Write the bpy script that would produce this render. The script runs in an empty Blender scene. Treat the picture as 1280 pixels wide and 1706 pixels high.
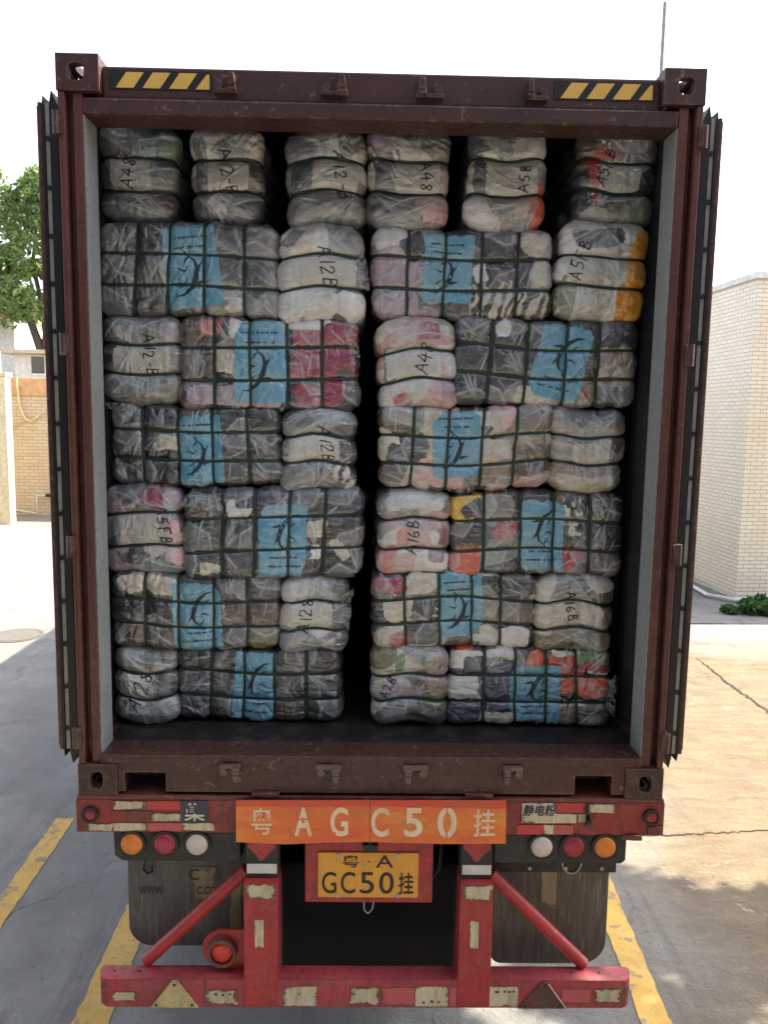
import bpy, bmesh, math, random
import numpy as np
from mathutils import Vector, Matrix

R = math.radians
scene = bpy.context.scene
col = scene.collection

# ------------------------------------------------------------------ camera
cam_d = bpy.data.cameras.new('camera')
cam = bpy.data.objects.new('camera', cam_d)
col.objects.link(cam)
PIT, YAW, ROL = 0.1187, 0.0181, 0.0163
F = Vector((math.sin(YAW)*math.cos(PIT), math.cos(YAW)*math.cos(PIT), -math.sin(PIT)))
RT = Vector((math.cos(YAW), -math.sin(YAW), 0))
UP = RT.cross(F)
R2 = RT*math.cos(ROL) + UP*math.sin(ROL)
U2 = -RT*math.sin(ROL) + UP*math.cos(ROL)
m3 = Matrix((R2, U2, -F)).transposed()
cam.matrix_world = Matrix.Translation((-0.0264, -3.0519, 3.0623)) @ m3.to_4x4()
cam_d.sensor_fit = 'VERTICAL'
cam_d.sensor_height = 36.0
cam_d.lens = 36.0*1280/1706
cam_d.clip_start = 0.05
cam_d.clip_end = 2000
scene.camera = cam

# ------------------------------------------------------------------ light
SUN_AZ, SUN_EL = R(66), R(50)          # azimuth measured from +Y towards +X
world = bpy.data.worlds.new('World')
scene.world = world
world.use_nodes = True
wn = world.node_tree
sky = wn.nodes.new('ShaderNodeTexSky')
sky.sky_type = 'NISHITA'
sky.sun_disc = False
sky.sun_elevation = SUN_EL
sky.sun_rotation = SUN_AZ
sky.air_density = 0.5
sky.dust_density = 2.0
sky.ozone_density = 0.6
bg = wn.nodes['Background']
bg.inputs['Strength'].default_value = 0.15
pale = wn.nodes.new('ShaderNodeHueSaturation')      # thin bright overcast veil over the blue
pale.inputs['Saturation'].default_value = 0.4
wn.links.new(sky.outputs[0], pale.inputs['Color'])
wn.links.new(pale.outputs[0], bg.inputs['Color'])
sd = bpy.data.lights.new('sun', 'SUN')
sd.energy = 2.9
sd.angle = R(0.5)
sd.color = (1.0, 0.90, 0.72)
sun = bpy.data.objects.new('sun', sd)
col.objects.link(sun)
sdir = Vector((math.sin(SUN_AZ)*math.cos(SUN_EL), math.cos(SUN_AZ)*math.cos(SUN_EL), math.sin(SUN_EL)))
sun.rotation_euler = sdir.to_track_quat('Z', 'Y').to_euler()
sun.location = sdir*60
vs = scene.view_settings
vs.view_transform = 'Standard'
vs.look = 'None'
vs.gamma = 1.0
vs.exposure = 2.2

# ------------------------------------------------------------------ helpers
def lin(c):
    c = c/255.0
    return c/12.92 if c <= 0.04045 else ((c+0.055)/1.055)**2.4
def S(r, g, b, a=1.0):
    return (lin(r), lin(g), lin(b), a)

class NT:
    """tiny node-graph helper"""
    def __init__(self, name):
        self.m = bpy.data.materials.new(name)
        self.m.use_nodes = True
        self.t = self.m.node_tree
        self.b = self.t.nodes['Principled BSDF']
    def n(self, typ, **kw):
        nd = self.t.nodes.new(typ)
        for k, v in kw.items():
            if k.startswith('i_'):
                nd.inputs[k[2:].replace('_', ' ')].default_value = v
            else:
                setattr(nd, k, v)
        return nd
    def l(self, a, b):
        self.t.links.new(a, b)
    def coord(self, scale=(1, 1, 1), rot=(0, 0, 0), which='Object', rnd=False):
        tc = self.n('ShaderNodeTexCoord')
        mp = self.n('ShaderNodeMapping')
        mp.inputs['Scale'].default_value = scale
        mp.inputs['Rotation'].default_value = rot
        self.l(tc.outputs[which], mp.inputs['Vector'])
        if rnd:
            oi = self.n('ShaderNodeObjectInfo')
            mu = self.n('ShaderNodeMath', operation='MULTIPLY')
            mu.inputs[1].default_value = 37.0
            self.l(oi.outputs['Random'], mu.inputs[0])
            cb = self.n('ShaderNodeCombineXYZ')
            for k in range(3):
                self.l(mu.outputs[0], cb.inputs[k])
            self.l(cb.outputs[0], mp.inputs['Location'])
        return mp.outputs[0]
    def noise(self, scale, vec=None, detail=4, rough=0.55, dist=0.0):
        nd = self.n('ShaderNodeTexNoise')
        nd.inputs['Scale'].default_value = scale
        nd.inputs['Detail'].default_value = detail
        nd.inputs['Roughness'].default_value = rough
        nd.inputs['Distortion'].default_value = dist
        if vec is not None:
            self.l(vec, nd.inputs['Vector'])
        return nd.outputs[0]
    def ramp(self, fac, stops, interp='LINEAR'):
        nd = self.n('ShaderNodeValToRGB')
        cr = nd.color_ramp
        cr.interpolation = interp
        while len(cr.elements) < len(stops):
            cr.elements.new(0.5)
        for e, (p, c) in zip(cr.elements, stops):
            e.position = p
            e.color = c if hasattr(c, '__len__') else (c, c, c, 1)
        self.l(fac, nd.inputs[0])
        return nd.outputs[0]
    def mix(self, fac, a, b, mode='MIX'):
        nd = self.n('ShaderNodeMix', data_type='RGBA', blend_type=mode)
        for sock, v in ((nd.inputs[0], fac), (nd.inputs[6], a), (nd.inputs[7], b)):
            if hasattr(v, 'is_output'):
                self.l(v, sock)
            else:
                sock.default_value = v
        return nd.outputs[2]
    def math(self, op, a, b=None, c=None):
        nd = self.n('ShaderNodeMath', operation=op)
        for i, v in enumerate((a, b, c)):
            if v is None:
                continue
            if hasattr(v, 'is_output'):
                self.l(v, nd.inputs[i])
            else:
                nd.inputs[i].default_value = v
        return nd.outputs[0]
    def bump(self, h, strength=0.3, dist=0.01, nrm=None):
        nd = self.n('ShaderNodeBump')
        nd.inputs['Strength'].default_value = strength
        nd.inputs['Distance'].default_value = dist
        self.l(h, nd.inputs['Height'])
        if nrm is not None:
            self.l(nrm, nd.inputs['Normal'])
        return nd.outputs[0]
    def set(self, **kw):
        for k, v in kw.items():
            s = self.b.inputs[k.replace('_', ' ')]
            if hasattr(v, 'is_output'):
                self.l(v, s)
            else:
                s.default_value = v
        return self.m

def paint(name, base, grime, amount=0.5, scale=4.0, rough=0.5, chips=None, bump=0.15, metal=0.0, streak=1.0, dust=0.35):
    """painted / dirty metal: base colour, cloudy grime, optional chipped spots"""
    t = NT(name)
    v = t.coord((1, 1, streak))
    n1 = t.noise(scale, v, 6, 0.65, 0.3)
    f1 = t.ramp(n1, [(0.38, 0), (0.72, 1)])
    f1 = t.math('MULTIPLY', f1, amount)
    c = t.mix(f1, base, grime)
    n2 = t.noise(scale*11, t.coord(), 5, 0.7)
    c = t.mix(t.math('MULTIPLY', t.ramp(n2, [(0.45, 0), (0.75, 1)]), amount*0.6), c, grime)
    # grime runs
    n4 = t.noise(scale*3.2, t.coord((4.0, 4.0, 0.5)), 5, 0.7, 0.4)
    c = t.mix(t.math('MULTIPLY', t.ramp(n4, [(0.50, 0), (0.66, 1)]), min(1, amount*0.75)), c, grime)
    # dust film
    n5 = t.noise(scale*1.7, t.coord((1, 1, 1.6)), 6, 0.7, 0.2)
    c = t.mix(t.math('MULTIPLY', t.ramp(n5, [(0.5, 0), (0.72, 1)]), amount*dust), c, S(132, 118, 108))
    if chips is not None:
        n3 = t.noise(scale*7, t.coord((1.0, 1, 1.0)), 6, 0.75, 0.6)
        c = t.mix(t.ramp(n3, [(0.60, 0), (0.64, 1)]), c, chips)
        # bare, rubbed edges
        bv = t.n('ShaderNodeBevel', samples=4)
        bv.inputs['Radius'].default_value = 0.012
        gm = t.n('ShaderNodeNewGeometry')
        vm = t.n('ShaderNodeVectorMath', operation='DOT_PRODUCT')
        t.l(bv.outputs[0], vm.inputs[0]); t.l(gm.outputs['Normal'], vm.inputs[1])
        ed = t.ramp(t.math('SUBTRACT', 1.0, vm.outputs['Value']), [(0.02, 0), (0.12, 1)])
        n6 = t.noise(scale*9, t.coord(), 5, 0.75)
        ed = t.math('MULTIPLY', ed, t.ramp(n6, [(0.46, 0), (0.56, 1)]))
        c = t.mix(ed, c, chips)
    r = t.ramp(n2, [(0.3, max(0.1, rough-0.15)), (0.7, min(1, rough+0.2))])
    nm = t.bump(t.noise(scale*14, t.coord(), 4, 0.6), bump, 0.004)
    return t.set(Base_Color=c, Roughness=r, Normal=nm, Metallic=metal)

def worn(name, base, under, cover=0.6, scale=16, dirt=None):
    """sticker whose film has peeled from its edges and cracked, showing the paint below"""
    t = NT(name)
    tc = t.n('ShaderNodeTexCoord')
    sx = t.n('ShaderNodeSeparateXYZ')
    t.l(tc.outputs['Generated'], sx.inputs[0])
    def edge(o):
        return t.math('SUBTRACT', 0.5, t.math('ABSOLUTE', t.math('SUBTRACT', o, 0.5)))
    d = t.math('MINIMUM', edge(sx.outputs[0]), edge(sx.outputs[2]))
    n1 = t.noise(scale, t.coord((1, 1, 1), rnd=True), 6, 0.7, 0.3)
    n3 = t.noise(scale*3.5, t.coord((1, 1, 2.2), rnd=True), 4, 0.75, 0.2)
    lift = (1-cover)*0.9
    k = t.math('ADD', t.math('MULTIPLY', d, 0.9), t.math('MULTIPLY', t.math('SUBTRACT', n1, 0.5), 0.75))
    k = t.math('ADD', k, t.math('MULTIPLY', t.math('SUBTRACT', n3, 0.5), 0.35))
    f = t.ramp(t.math('SUBTRACT', k, lift*0.42-0.10), [(0.0, 0), (0.025, 1)])
    c = t.mix(f, under, base)
    n2 = t.noise(scale*0.9, t.coord((3.0, 1, 0.5), rnd=True), 5, 0.7)
    c = t.mix(t.math('MULTIPLY', t.ramp(n2, [(0.42, 0), (0.7, 1)]), 0.6), c, dirt or S(95, 85, 60))
    n4 = t.noise(scale*5, t.coord((0.5, 1, 2), rnd=True), 3, 0.6, 1.0)
    cr = t.ramp(t.math('ABSOLUTE', t.math('SUBTRACT', n4, 0.5)), [(0.0, 0.7), (0.012, 0)])
    c = t.mix(cr, c, under)
    return t.set(Base_Color=c, Roughness=0.45, Normal=t.bump(f, 0.3, 0.001))

def flat(name, c, rough=0.6, metal=0.0, var=0.12, scale=9.0):
    t = NT(name)
    n1 = t.noise(scale, t.coord(), 5, 0.6)
    lo = tuple(x*(1-var*2) for x in c[:3])+(1,)
    hi = tuple(min(1, x*(1+var)) for x in c[:3])+(1,)
    cc = t.ramp(n1, [(0.3, lo), (0.7, hi)])
    return t.set(Base_Color=cc, Roughness=rough, Metallic=metal)

def link(name, me, mat=None, parent=None, smooth=False):
    o = bpy.data.objects.new(name, me)
    col.objects.link(o)
    if mat is not None:
        me.materials.append(mat)
    if parent is not None:
        o.parent = parent
    if smooth:
        me.polygons.foreach_set('use_smooth', [True]*len(me.polygons))
    return o

def pydata(name, vs_, fs_, mat, parent=None, smooth=False):
    me = bpy.data.meshes.new(name)
    me.from_pydata([tuple(v) for v in vs_], [], [tuple(f) for f in fs_])
    me.update()
    return link(name, me, mat, parent, smooth)

def tag(o, label=None, cat=None, group=None, kind=None):
    if label: o['label'] = label
    if cat: o['category'] = cat
    if group: o['group'] = group
    if kind: o['kind'] = kind
    return o

def empty(name, loc, label, cat, group=None):
    o = bpy.data.objects.new(name, None)
    o.empty_display_size = 0.2
    col.objects.link(o)
    o.location = loc
    return tag(o, label, cat, group)

class MB:
    """collects shapes into ONE mesh (world / parent-local coordinates)"""
    def __init__(self):
        self.bm = bmesh.new()
    def _bevel(self, vs_, w, seg=2):
        if w <= 0: return
        es = list({e for v in vs_ for e in v.link_edges})
        bmesh.ops.bevel(self.bm, geom=es, offset=w, segments=seg, affect='EDGES', profile=0.6)
    def box(self, x0, x1, y0, y1, z0, z1, bev=0.0, seg=2):
        r = bmesh.ops.create_cube(self.bm, size=1.0)
        for v in r['verts']:
            v.co = Vector((x0+(v.co.x+0.5)*(x1-x0), y0+(v.co.y+0.5)*(y1-y0), z0+(v.co.z+0.5)*(z1-z0)))
        self._bevel(r['verts'], bev, seg)
        return self
    def cyl(self, p, q, r, r2=None, seg=20, bev=0.0, caps=True):
        p, q = Vector(p), Vector(q)
        d = q-p
        mat = Matrix.Translation((p+q)/2) @ d.to_track_quat('Z', 'Y').to_matrix().to_4x4()
        bmesh.ops.create_cone(self.bm, cap_ends=caps, cap_tris=False, segments=seg, radius1=r,
                              radius2=r if r2 is None else r2, depth=d.length, matrix=mat)
        return self
    def tube(self, pts, r, seg=8):
        pts = [Vector(p) for p in pts]
        rings = []
        for i, p in enumerate(pts):
            d = (pts[min(i+1, len(pts)-1)]-pts[max(i-1, 0)]).normalized()
            q = d.to_track_quat('Z', 'Y')
            rr = r[i] if hasattr(r, '__len__') else r
            rings.append([self.bm.verts.new(p + q @ Vector((rr*math.cos(2*math.pi*k/seg), rr*math.sin(2*math.pi*k/seg), 0))) for k in range(seg)])
        for a, b in zip(rings, rings[1:]):
            for k in range(seg):
                self.bm.faces.new((a[k], a[(k+1) % seg], b[(k+1) % seg], b[k]))
        for rg in (rings[0][::-1], rings[-1]):
            self.bm.faces.new(rg)
        return self
    def prism(self, pts, axis, a0, a1, bev=0.0):
        """polygon pts (2D) in the plane normal to axis, from a0 to a1"""
        def put(u, w, a):
            return {'x': (a, u, w), 'y': (u, a, w), 'z': (u, w, a)}[axis]
        A = [self.bm.verts.new(put(u, w, a0)) for u, w in pts]
        B = [self.bm.verts.new(put(u, w, a1)) for u, w in pts]
        n = len(pts)
        self.bm.faces.new(A); self.bm.faces.new(B[::-1])
        for i in range(n):
            self.bm.faces.new((A[i], B[i], B[(i+1) % n], A[(i+1) % n]))
        self._bevel(A+B, bev)
        return self
    def holed(self, axis, a0, a1, u0, u1, w0, w1, cu, cw, ru, rw, n=32):
        """rectangular plate with a stadium / oval hole"""
        def put(u, w, a):
            return {'x': (a, u, w), 'y': (u, a, w), 'z': (u, w, a)}[axis]
        angs = [2*math.pi*(k+0.5)/n for k in range(n)]
        def outer(t):
            c, s = math.cos(t), math.sin(t)
            k = min(((u1-cu) if c > 0 else (cu-u0))/max(abs(c), 1e-9), ((w1-cw) if s > 0 else (cw-w0))/max(abs(s), 1e-9))
            return cu+c*k, cw+s*k
        def inner(t):
            c, s = math.cos(t), math.sin(t)
            e = 2.0/3.2
            return cu+ru*math.copysign(abs(c)**e, c), cw+rw*math.copysign(abs(s)**e, s)
        O0, O1, I0, I1 = [], [], [], []
        for t in angs:
            o, i = outer(t), inner(t)
            O0.append(self.bm.verts.new(put(*o, a0))); O1.append(self.bm.verts.new(put(*o, a1)))
            I0.append(self.bm.verts.new(put(*i, a0))); I1.append(self.bm.verts.new(put(*i, a1)))
        # exact rectangle corners
        for (uu, ww) in ((u0, w0), (u1, w0), (u1, w1), (u0, w1)):
            t = math.atan2(ww-cw, uu-cu)
            k = min(range(n), key=lambda j: abs(math.remainder(angs[j]-t, 2*math.pi)))
            O0[k].co = Vector(put(uu, ww, a0)); O1[k].co = Vector(put(uu, ww, a1))
        for k in range(n):
            j = (k+1) % n
            self.bm.faces.new((O0[k], O0[j], I0[j], I0[k]))
            self.bm.faces.new((O1[k], I1[k], I1[j], O1[j]))
            self.bm.faces.new((I0[k], I0[j], I1[j], I1[k]))
            self.bm.faces.new((O0[k], O1[k], O1[j], O0[j]))
        return self
    def build(self, name, mat, parent=None, smooth=False, angle=35):
        bmesh.ops.recalc_face_normals(self.bm, faces=self.bm.faces)
        me = bpy.data.meshes.new(name)
        self.bm.to_mesh(me)
        self.bm.free()
        o = link(name, me, mat, parent)
        if smooth:
            me.polygons.foreach_set('use_smooth', [True]*len(me.polygons))
            me.set_sharp_from_angle(angle=R(angle))
        return o

def text_obj(name, body, mat, parent, cx, cz, y, height, width=None, bold=0.0, shear=0.0, depth=0.0012):
    """lettering as real thin geometry facing -Y, centred at cx, cz"""
    cu = bpy.data.curves.new(name, 'FONT')
    cu.body = body
    cu.size = 1.0
    cu.offset = bold
    cu.shear = shear
    cu.extrude = 0.0
    to = bpy.data.objects.new(name, cu)
    col.objects.link(to)
    dg = bpy.context.evaluated_depsgraph_get()
    me = bpy.data.meshes.new_from_object(to.evaluated_get(dg))
    bpy.data.objects.remove(to)
    bpy.data.curves.remove(cu)
    co = np.empty(len(me.vertices)*3)
    me.vertices.foreach_get('co', co)
    co = co.reshape(-1, 3)
    mn, mx = co.min(0), co.max(0)
    sz = height/max(1e-6, mx[1]-mn[1])
    sx = sz if width is None else width/max(1e-6, mx[0]-mn[0])
    out = np.zeros_like(co)
    out[:, 0] = cx+(co[:, 0]-(mn[0]+mx[0])/2)*sx
    out[:, 2] = cz+(co[:, 1]-(mn[1]+mx[1])/2)*sz
    out[:, 1] = y
    me.vertices.foreach_set('co', out.ravel())
    me.update()
    me.name = name
    me.materials.clear()
    return link(name, me, mat, parent)

# ------------------------------------------------------------------ value noise (numpy)
def _h(i, j, k, s):
    n = (i*374761393 + j*668265263 + k*2147483647 + s*1274126177) & 0xffffffff
    n = ((n ^ (n >> 13))*1274126177) & 0xffffffff
    n = n ^ (n >> 16)
    return (n & 0xffff)/65535.0
def vnoise(p, s=0):
    p = np.asarray(p, float)
    i = np.floor(p).astype(np.int64)
    f = p-i
    f = f*f*(3-2*f)
    r = 0
    for a in (0, 1):
        for b in (0, 1):
            for c in (0, 1):
                w = (f[:, 0] if a else 1-f[:, 0])*(f[:, 1] if b else 1-f[:, 1])*(f[:, 2] if c else 1-f[:, 2])
                r = r+w*_h(i[:, 0]+a, i[:, 1]+b, i[:, 2]+c, s)
    return r
def fbm(p, s=0, o=4):
    r = 0; a = 0.5; t = 0
    for k in range(o):
        r = r+a*vnoise(p*(2.03**k), s+k*17)
        t += a; a *= 0.5
    return r/t

# ------------------------------------------------------------------ ground
def ground_material():
    t = NT('concrete_yard')
    v = t.coord()
    big = t.noise(0.35, v, 5, 0.6, 0.4)
    mid = t.noise(2.2, v, 6, 0.65, 0.2)
    fine = t.noise(38, v, 5, 0.7)
    c = t.ramp(big, [(0.3, S(128, 128, 127)), (0.7, S(160, 158, 153))])
    c = t.mix(t.math('MULTIPLY', t.ramp(mid, [(0.35, 0), (0.7, 1)]), 0.55), c, S(104, 105, 105))
    # sandy dust lying on the right-hand side of the yard
    sx = t.n('ShaderNodeSeparateXYZ')
    t.l(v, sx.inputs[0])
    wob = t.math('MULTIPLY', t.math('SUBTRACT', t.noise(0.8, v, 5, 0.6), 0.5), 2.6)
    side = t.math('ADD', sx.outputs[0], wob)
    side = t.math('SUBTRACT', side, t.math('MULTIPLY', sx.outputs[1], 0.12))
    dust = t.ramp(t.math('MULTIPLY', t.math('SUBTRACT', side, 1.0), 0.8), [(0.0, 0), (1.0, 1)])
    far = t.ramp(t.math('MULTIPLY', t.math('SUBTRACT', t.math('ADD', sx.outputs[1], wob), 6.6), 0.8), [(0, 1), (1, 0)])
    dust = t.math('MULTIPLY', dust, far)
    dn = t.noise(5.5, t.coord((0.5, 1.6, 1)), 6, 0.7, 0.5)
    dc = t.ramp(dn, [(0.28, S(88, 66, 42)), (0.5, S(116, 96, 62)), (0.72, S(138, 120, 80))])
    c = t.mix(t.math('MULTIPLY', dust, 0.95), c, dc)
    # pale flaked patches
    fl = t.noise(7.5, t.coord((0.8, 1.5, 1)), 7, 0.8, 0.8)
    fm = t.ramp(fl, [(0.60, 0), (0.64, 1)])
    zone = t.noise(0.9, v, 3, 0.5)
    zone = t.ramp(zone, [(0.5, 0), (0.62, 1)])
    fm = t.math('MULTIPLY', t.math('MULTIPLY', fm, zone), t.ramp(side, [(0.0, 0), (1.0, 1)]))
    c = t.mix(t.math('MULTIPLY', fm, 0.85), c, S(186, 184, 168))
    rs_ = t.noise(2.6, t.coord((0.6, 1.8, 1)), 7, 0.75, 0.8)
    c = t.mix(t.math('MULTIPLY', t.math('MULTIPLY', t.ramp(rs_, [(0.52, 0), (0.66, 1)]), dust), 0.6), c, S(108, 74, 48))
    # small dark specks and stains
    sp = t.noise(22, v, 3, 0.6)
    c = t.mix(t.math('MULTIPLY', t.ramp(sp, [(0.66, 0), (0.72, 1)]), 0.55), c, S(66, 64, 60))
    c = t.mix(t.math('MULTIPLY', t.ramp(fine, [(0.35, 0), (0.75, 1)]), 0.3), c, S(104, 104, 104))
    # oil drips, tyre scuffs and hairline crazing
    oil = t.noise(1.6, t.coord(rot=(0, 0, 1)), 5, 0.6, 0.8)
    c = t.mix(t.math('MULTIPLY', t.ramp(oil, [(0.62, 0), (0.72, 1)]), 0.45), c, S(74, 72, 70))
    scf = t.noise(3.0, t.coord((2.4, 0.16, 1), (0, 0, R(5))), 5, 0.65, 0.4)
    c = t.mix(t.math('MULTIPLY', t.ramp(scf, [(0.56, 0), (0.68, 1)]), 0.32), c, S(84, 82, 80))
    cz = t.n('ShaderNodeTexVoronoi', feature='DISTANCE_TO_EDGE')
    cz.inputs['Scale'].default_value = 0.55
    wv = t.n('ShaderNodeVectorMath', operation='ADD')
    nv = t.n('ShaderNodeTexNoise'); nv.inputs['Scale'].default_value = 3.0; nv.inputs['Detail'].default_value = 6
    t.l(v, nv.inputs['Vector'])
    sc_ = t.n('ShaderNodeVectorMath', operation='SCALE'); sc_.inputs['Scale'].default_value = 0.5
    t.l(nv.outputs[1], sc_.inputs[0]); t.l(v, wv.inputs[0]); t.l(sc_.outputs[0], wv.inputs[1])
    t.l(wv.outputs[0], cz.inputs['Vector'])
    c = t.mix(t.math('MULTIPLY', t.ramp(cz.outputs['Distance'], [(0.0, 0.8), (0.006, 0)]), t.ramp(big, [(0.45, 0), (0.55, 1)])), c, S(70, 66, 60))
    grit = t.noise(150, v, 3, 0.6)
    c = t.mix(t.math('MULTIPLY', t.ramp(grit, [(0.55, 0), (0.7, 1)]), 0.35), c, S(190, 186, 176))
    c = t.mix(t.math('MULTIPLY', t.ramp(grit, [(0.3, 1), (0.42, 0)]), 0.4), c, S(80, 78, 76))
    h = t.math('ADD', t.math('MULTIPLY', fine, 0.35), t.noise(14, t.coord((1, 1.3, 1)), 7, 0.75, 0.15))
    return t.set(Base_Color=c, Roughness=t.ramp(mid, [(0.3, 0.62), (0.7, 0.85)]), Normal=t.bump(h, 0.7, 0.025))
pydata('ground', [(-300, -120, 0), (300, -120, 0), (300, 600, 0), (-300, 600, 0)], [(0, 1, 2, 3)], ground_material())
tag(bpy.data.objects['ground'], kind='structure')

def line_material():
    t = NT('worn_yellow_paint')
    v = t.coord()
    n1 = t.noise(7, v, 7, 0.75, 0.4)
    c = t.ramp(t.noise(3, v, 4, 0.6), [(0.3, S(208, 160, 58)), (0.7, S(226, 184, 92))])
    c = t.mix(t.ramp(n1, [(0.54, 0), (0.60, 0.85)]), c, S(126, 122, 112))
    c = t.mix(t.math('MULTIPLY', t.ramp(t.noise(2.2, v, 6, 0.7, 0.6), [(0.5, 0), (0.7, 1)]), 0.5), c, S(140, 116, 70))
    c = t.mix(t.math('MULTIPLY', t.ramp(t.noise(45, v, 4, 0.7), [(0.5, 0), (0.7, 1)]), 0.3), c, S(120, 110, 84))
    return t.set(Base_Color=c, Roughness=0.6, Normal=t.bump(t.noise(40, v, 4, 0.7), 0.3, 0.006))
YEL = line_material()
def strip(name, pts, w, mat, z=0.004, seed=0, jag=0.006):
    rng = random.Random(seed)
    pts = [Vector((x, y, z)) for x, y in pts]
    out = []
    for a, b in zip(pts, pts[1:]):
        n = max(1, int((b-a).length/0.05))
        out += [a.lerp(b, k/n) for k in range(n)]
    out.append(pts[-1])
    vs_, fs_ = [], []
    for i, p in enumerate(out):
        d = (out[min(i+1, len(out)-1)]-out[max(0, i-1)]).normalized()
        nrm = Vector((-d.y, d.x, 0))
        ww = w(i/(len(out)-1)) if callable(w) else w
        vs_ += [p+nrm*(ww/2+rng.uniform(-jag, jag)), p-nrm*(ww/2+rng.uniform(-jag, jag))]
        if i:
            k = 2*i
            fs_.append((k-2, k-1, k+1, k))
    return pydata(name, vs_, fs_, mat)
for k, (pts, w) in enumerate((([(-2.325, 2.54), (-2.28, 1.3), (-2.13, -3.5)], 0.135),
                              ([(-1.49, 5.2), (-1.433, 1.48), (-1.413, 0.53), (-1.33, -3.5)], 0.18),
                              ([(1.83, 5.2), (1.548, 1.6), (1.488, 0.54), (1.2, -3.5)], 0.155))):
    tag(strip('yellow_line', pts, w, YEL, seed=k), kind='structure')
CRK = flat('crack_dirt', S(52, 46, 40), 0.9)
rng = random.Random(4)
def wander(pts, amp, n=26):
    o = []
    for (a, b) in zip(pts, pts[1:]):
        for k in range(n):
            f = k/n
            o.append((a[0]+(b[0]-a[0])*f+rng.uniform(-amp, amp), a[1]+(b[1]-a[1])*f+rng.uniform(-amp, amp)))
    return o+[pts[-1]]
for pts, w, a in (([(4.33, 6.75), (4.29, 5.75), (4.32, 4.9), (4.2, 3.6)], 0.035, 0.02),
                  ([(1.2, 2.30), (2.28, 2.36), (3.04, 2.43), (5.5, 2.3)], 0.012, 0.012),
                  ([(2.5, 8.52), (9.5, 8.55)], 0.03, 0.006),
                  ([(0.33, 0.6), (0.36, 0.1), (0.31, -0.9)], 0.008, 0.008)):
    tag(strip('ground_crack', wander(pts, a), lambda f, w=w: w*(0.35+0.65*math.sin(math.pi*min(1, max(0.02, f)))), CRK, z=0.005, seed=3, jag=w*0.22), kind='structure')

# manhole cover in the yard on the left
mh = empty('manhole_cover', (-4.93, 7.46, 0), 'round dark iron manhole cover set in the sunlit yard left of the container', 'manhole cover')
IRON = paint('iron', S(112, 110, 106), S(80, 76, 70), 0.5, 9, 0.6)
b = MB(); b.cyl((0, 0, 0.002), (0, 0, 0.010), 0.30, seg=40); b.build('cover', IRON, mh)
b = MB()
for k in range(40):
    a0, a1 = 2*math.pi*k/40, 2*math.pi*(k+1)/40
    b.prism([(0.31*math.cos(a0), 0.31*math.sin(a0)), (0.35*math.cos(a0), 0.35*math.sin(a0)), (0.35*math.cos(a1), 0.35*math.sin(a1)), (0.31*math.cos(a1), 0.31*math.sin(a1))], 'z', 0.001, 0.008)
b.build('frame', IRON, mh)

# ------------------------------------------------------------------ tiled walls and buildings
def tile_material(name, c1, c2, mortar, bw, bh, stain, samt, rot=(R(90), 0, 0), swap=False):
    t = NT(name)
    tc = t.n('ShaderNodeTexCoord')
    sx = t.n('ShaderNodeSeparateXYZ')
    t.l(tc.outputs['Object'], sx.inputs[0])
    cb = t.n('ShaderNodeCombineXYZ')
    t.l(t.math('ADD', sx.outputs[0], sx.outputs[1]), cb.inputs[0])
    t.l(sx.outputs[2], cb.inputs[1])
    br = t.n('ShaderNodeTexBrick')
    br.offset = 0.5
    for k, v in (('Color1', c1), ('Color2', c2), ('Mortar', mortar), ('Scale', 1.0), ('Mortar Size', 0.007), ('Mortar Smooth', 0.3),
                 ('Brick Width', bw), ('Row Height', bh), ('Bias', -0.2)):
        br.inputs[k].default_value = v
    t.l(cb.outputs[0], br.inputs['Vector'])
    n1 = t.noise(0.7, t.coord((1, 1, 0.35)), 6, 0.65, 0.5)
    c = t.mix(t.math('MULTIPLY', t.ramp(n1, [(0.4, 0), (0.68, 1)]), samt), br.outputs['Color'], stain)
    n2 = t.noise(5, t.coord((1, 1, 0.6)), 6, 0.7)
    c = t.mix(t.math('MULTIPLY', t.ramp(n2, [(0.45, 0), (0.75, 1)]), samt*0.5), c, stain)
    return t.set(Base_Color=c, Roughness=0.4, Normal=t.bump(br.outputs['Fac'], -0.35, 0.006))
TILE_W = tile_material('pale_wall_tiles', S(243, 235, 218), S(231, 220, 198), S(170, 160, 142), 0.22, 0.07, S(224, 200, 154), 0.42)
TILE_B = tile_material('beige_wall_tiles', S(216, 200, 172), S(200, 182, 156), S(146, 128, 104), 0.30, 0.10, S(192, 162, 124), 0.5)
CREAM = flat('cream_render', S(226, 208, 166), 0.8)
PEACH = flat('peach_coping', S(214, 170, 124), 0.75)
WHITE = flat('white_render', S(228, 228, 224), 0.7)
GLASS = flat('dark_glass', S(96, 92, 88), 0.15)
PVC = flat('white_pvc', S(224, 222, 214), 0.35)
BLOCKER_FLOOR = flat('blocker_concrete', S(90, 88, 84), 0.85)
ROOF = flat('roofing', S(120, 112, 104), 0.8)

# right: tiled building, front corner at about x 6.5, y 10.2
rb = empty('tiled_building', (6.5, 10.25, 0), 'tall pale tiled building on the right with yellowish stains and a pipe at its foot', 'building')
MB().box(0, 14, 0, 11.5, -0.3, 5.55).build('wall', TILE_W, rb)
MB().box(-0.06, 14.06, -0.06, 11.56, 5.553, 5.66, 0.01).build('roof', WHITE, rb)
rb.rotation_euler.z = R(4)

# pipe along its foot
pr = MB(); pr.tube([(6.24, 13.2, 0.12), (6.2, 11.9, 0.10), (6.08, 11.2, 0.06), (6.05, 10.35, 0.05), (6.36, 9.98, 0.05), (6.8, 10.05, 0.07), (7.3, 10.16, 0.1), (9.0, 10.2, 0.1)], 0.035, 8)
tag(pr.build('water_pipe', PVC, None, True), 'white pipe lying along the foot of the tiled building on the right', 'pipe')

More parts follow.
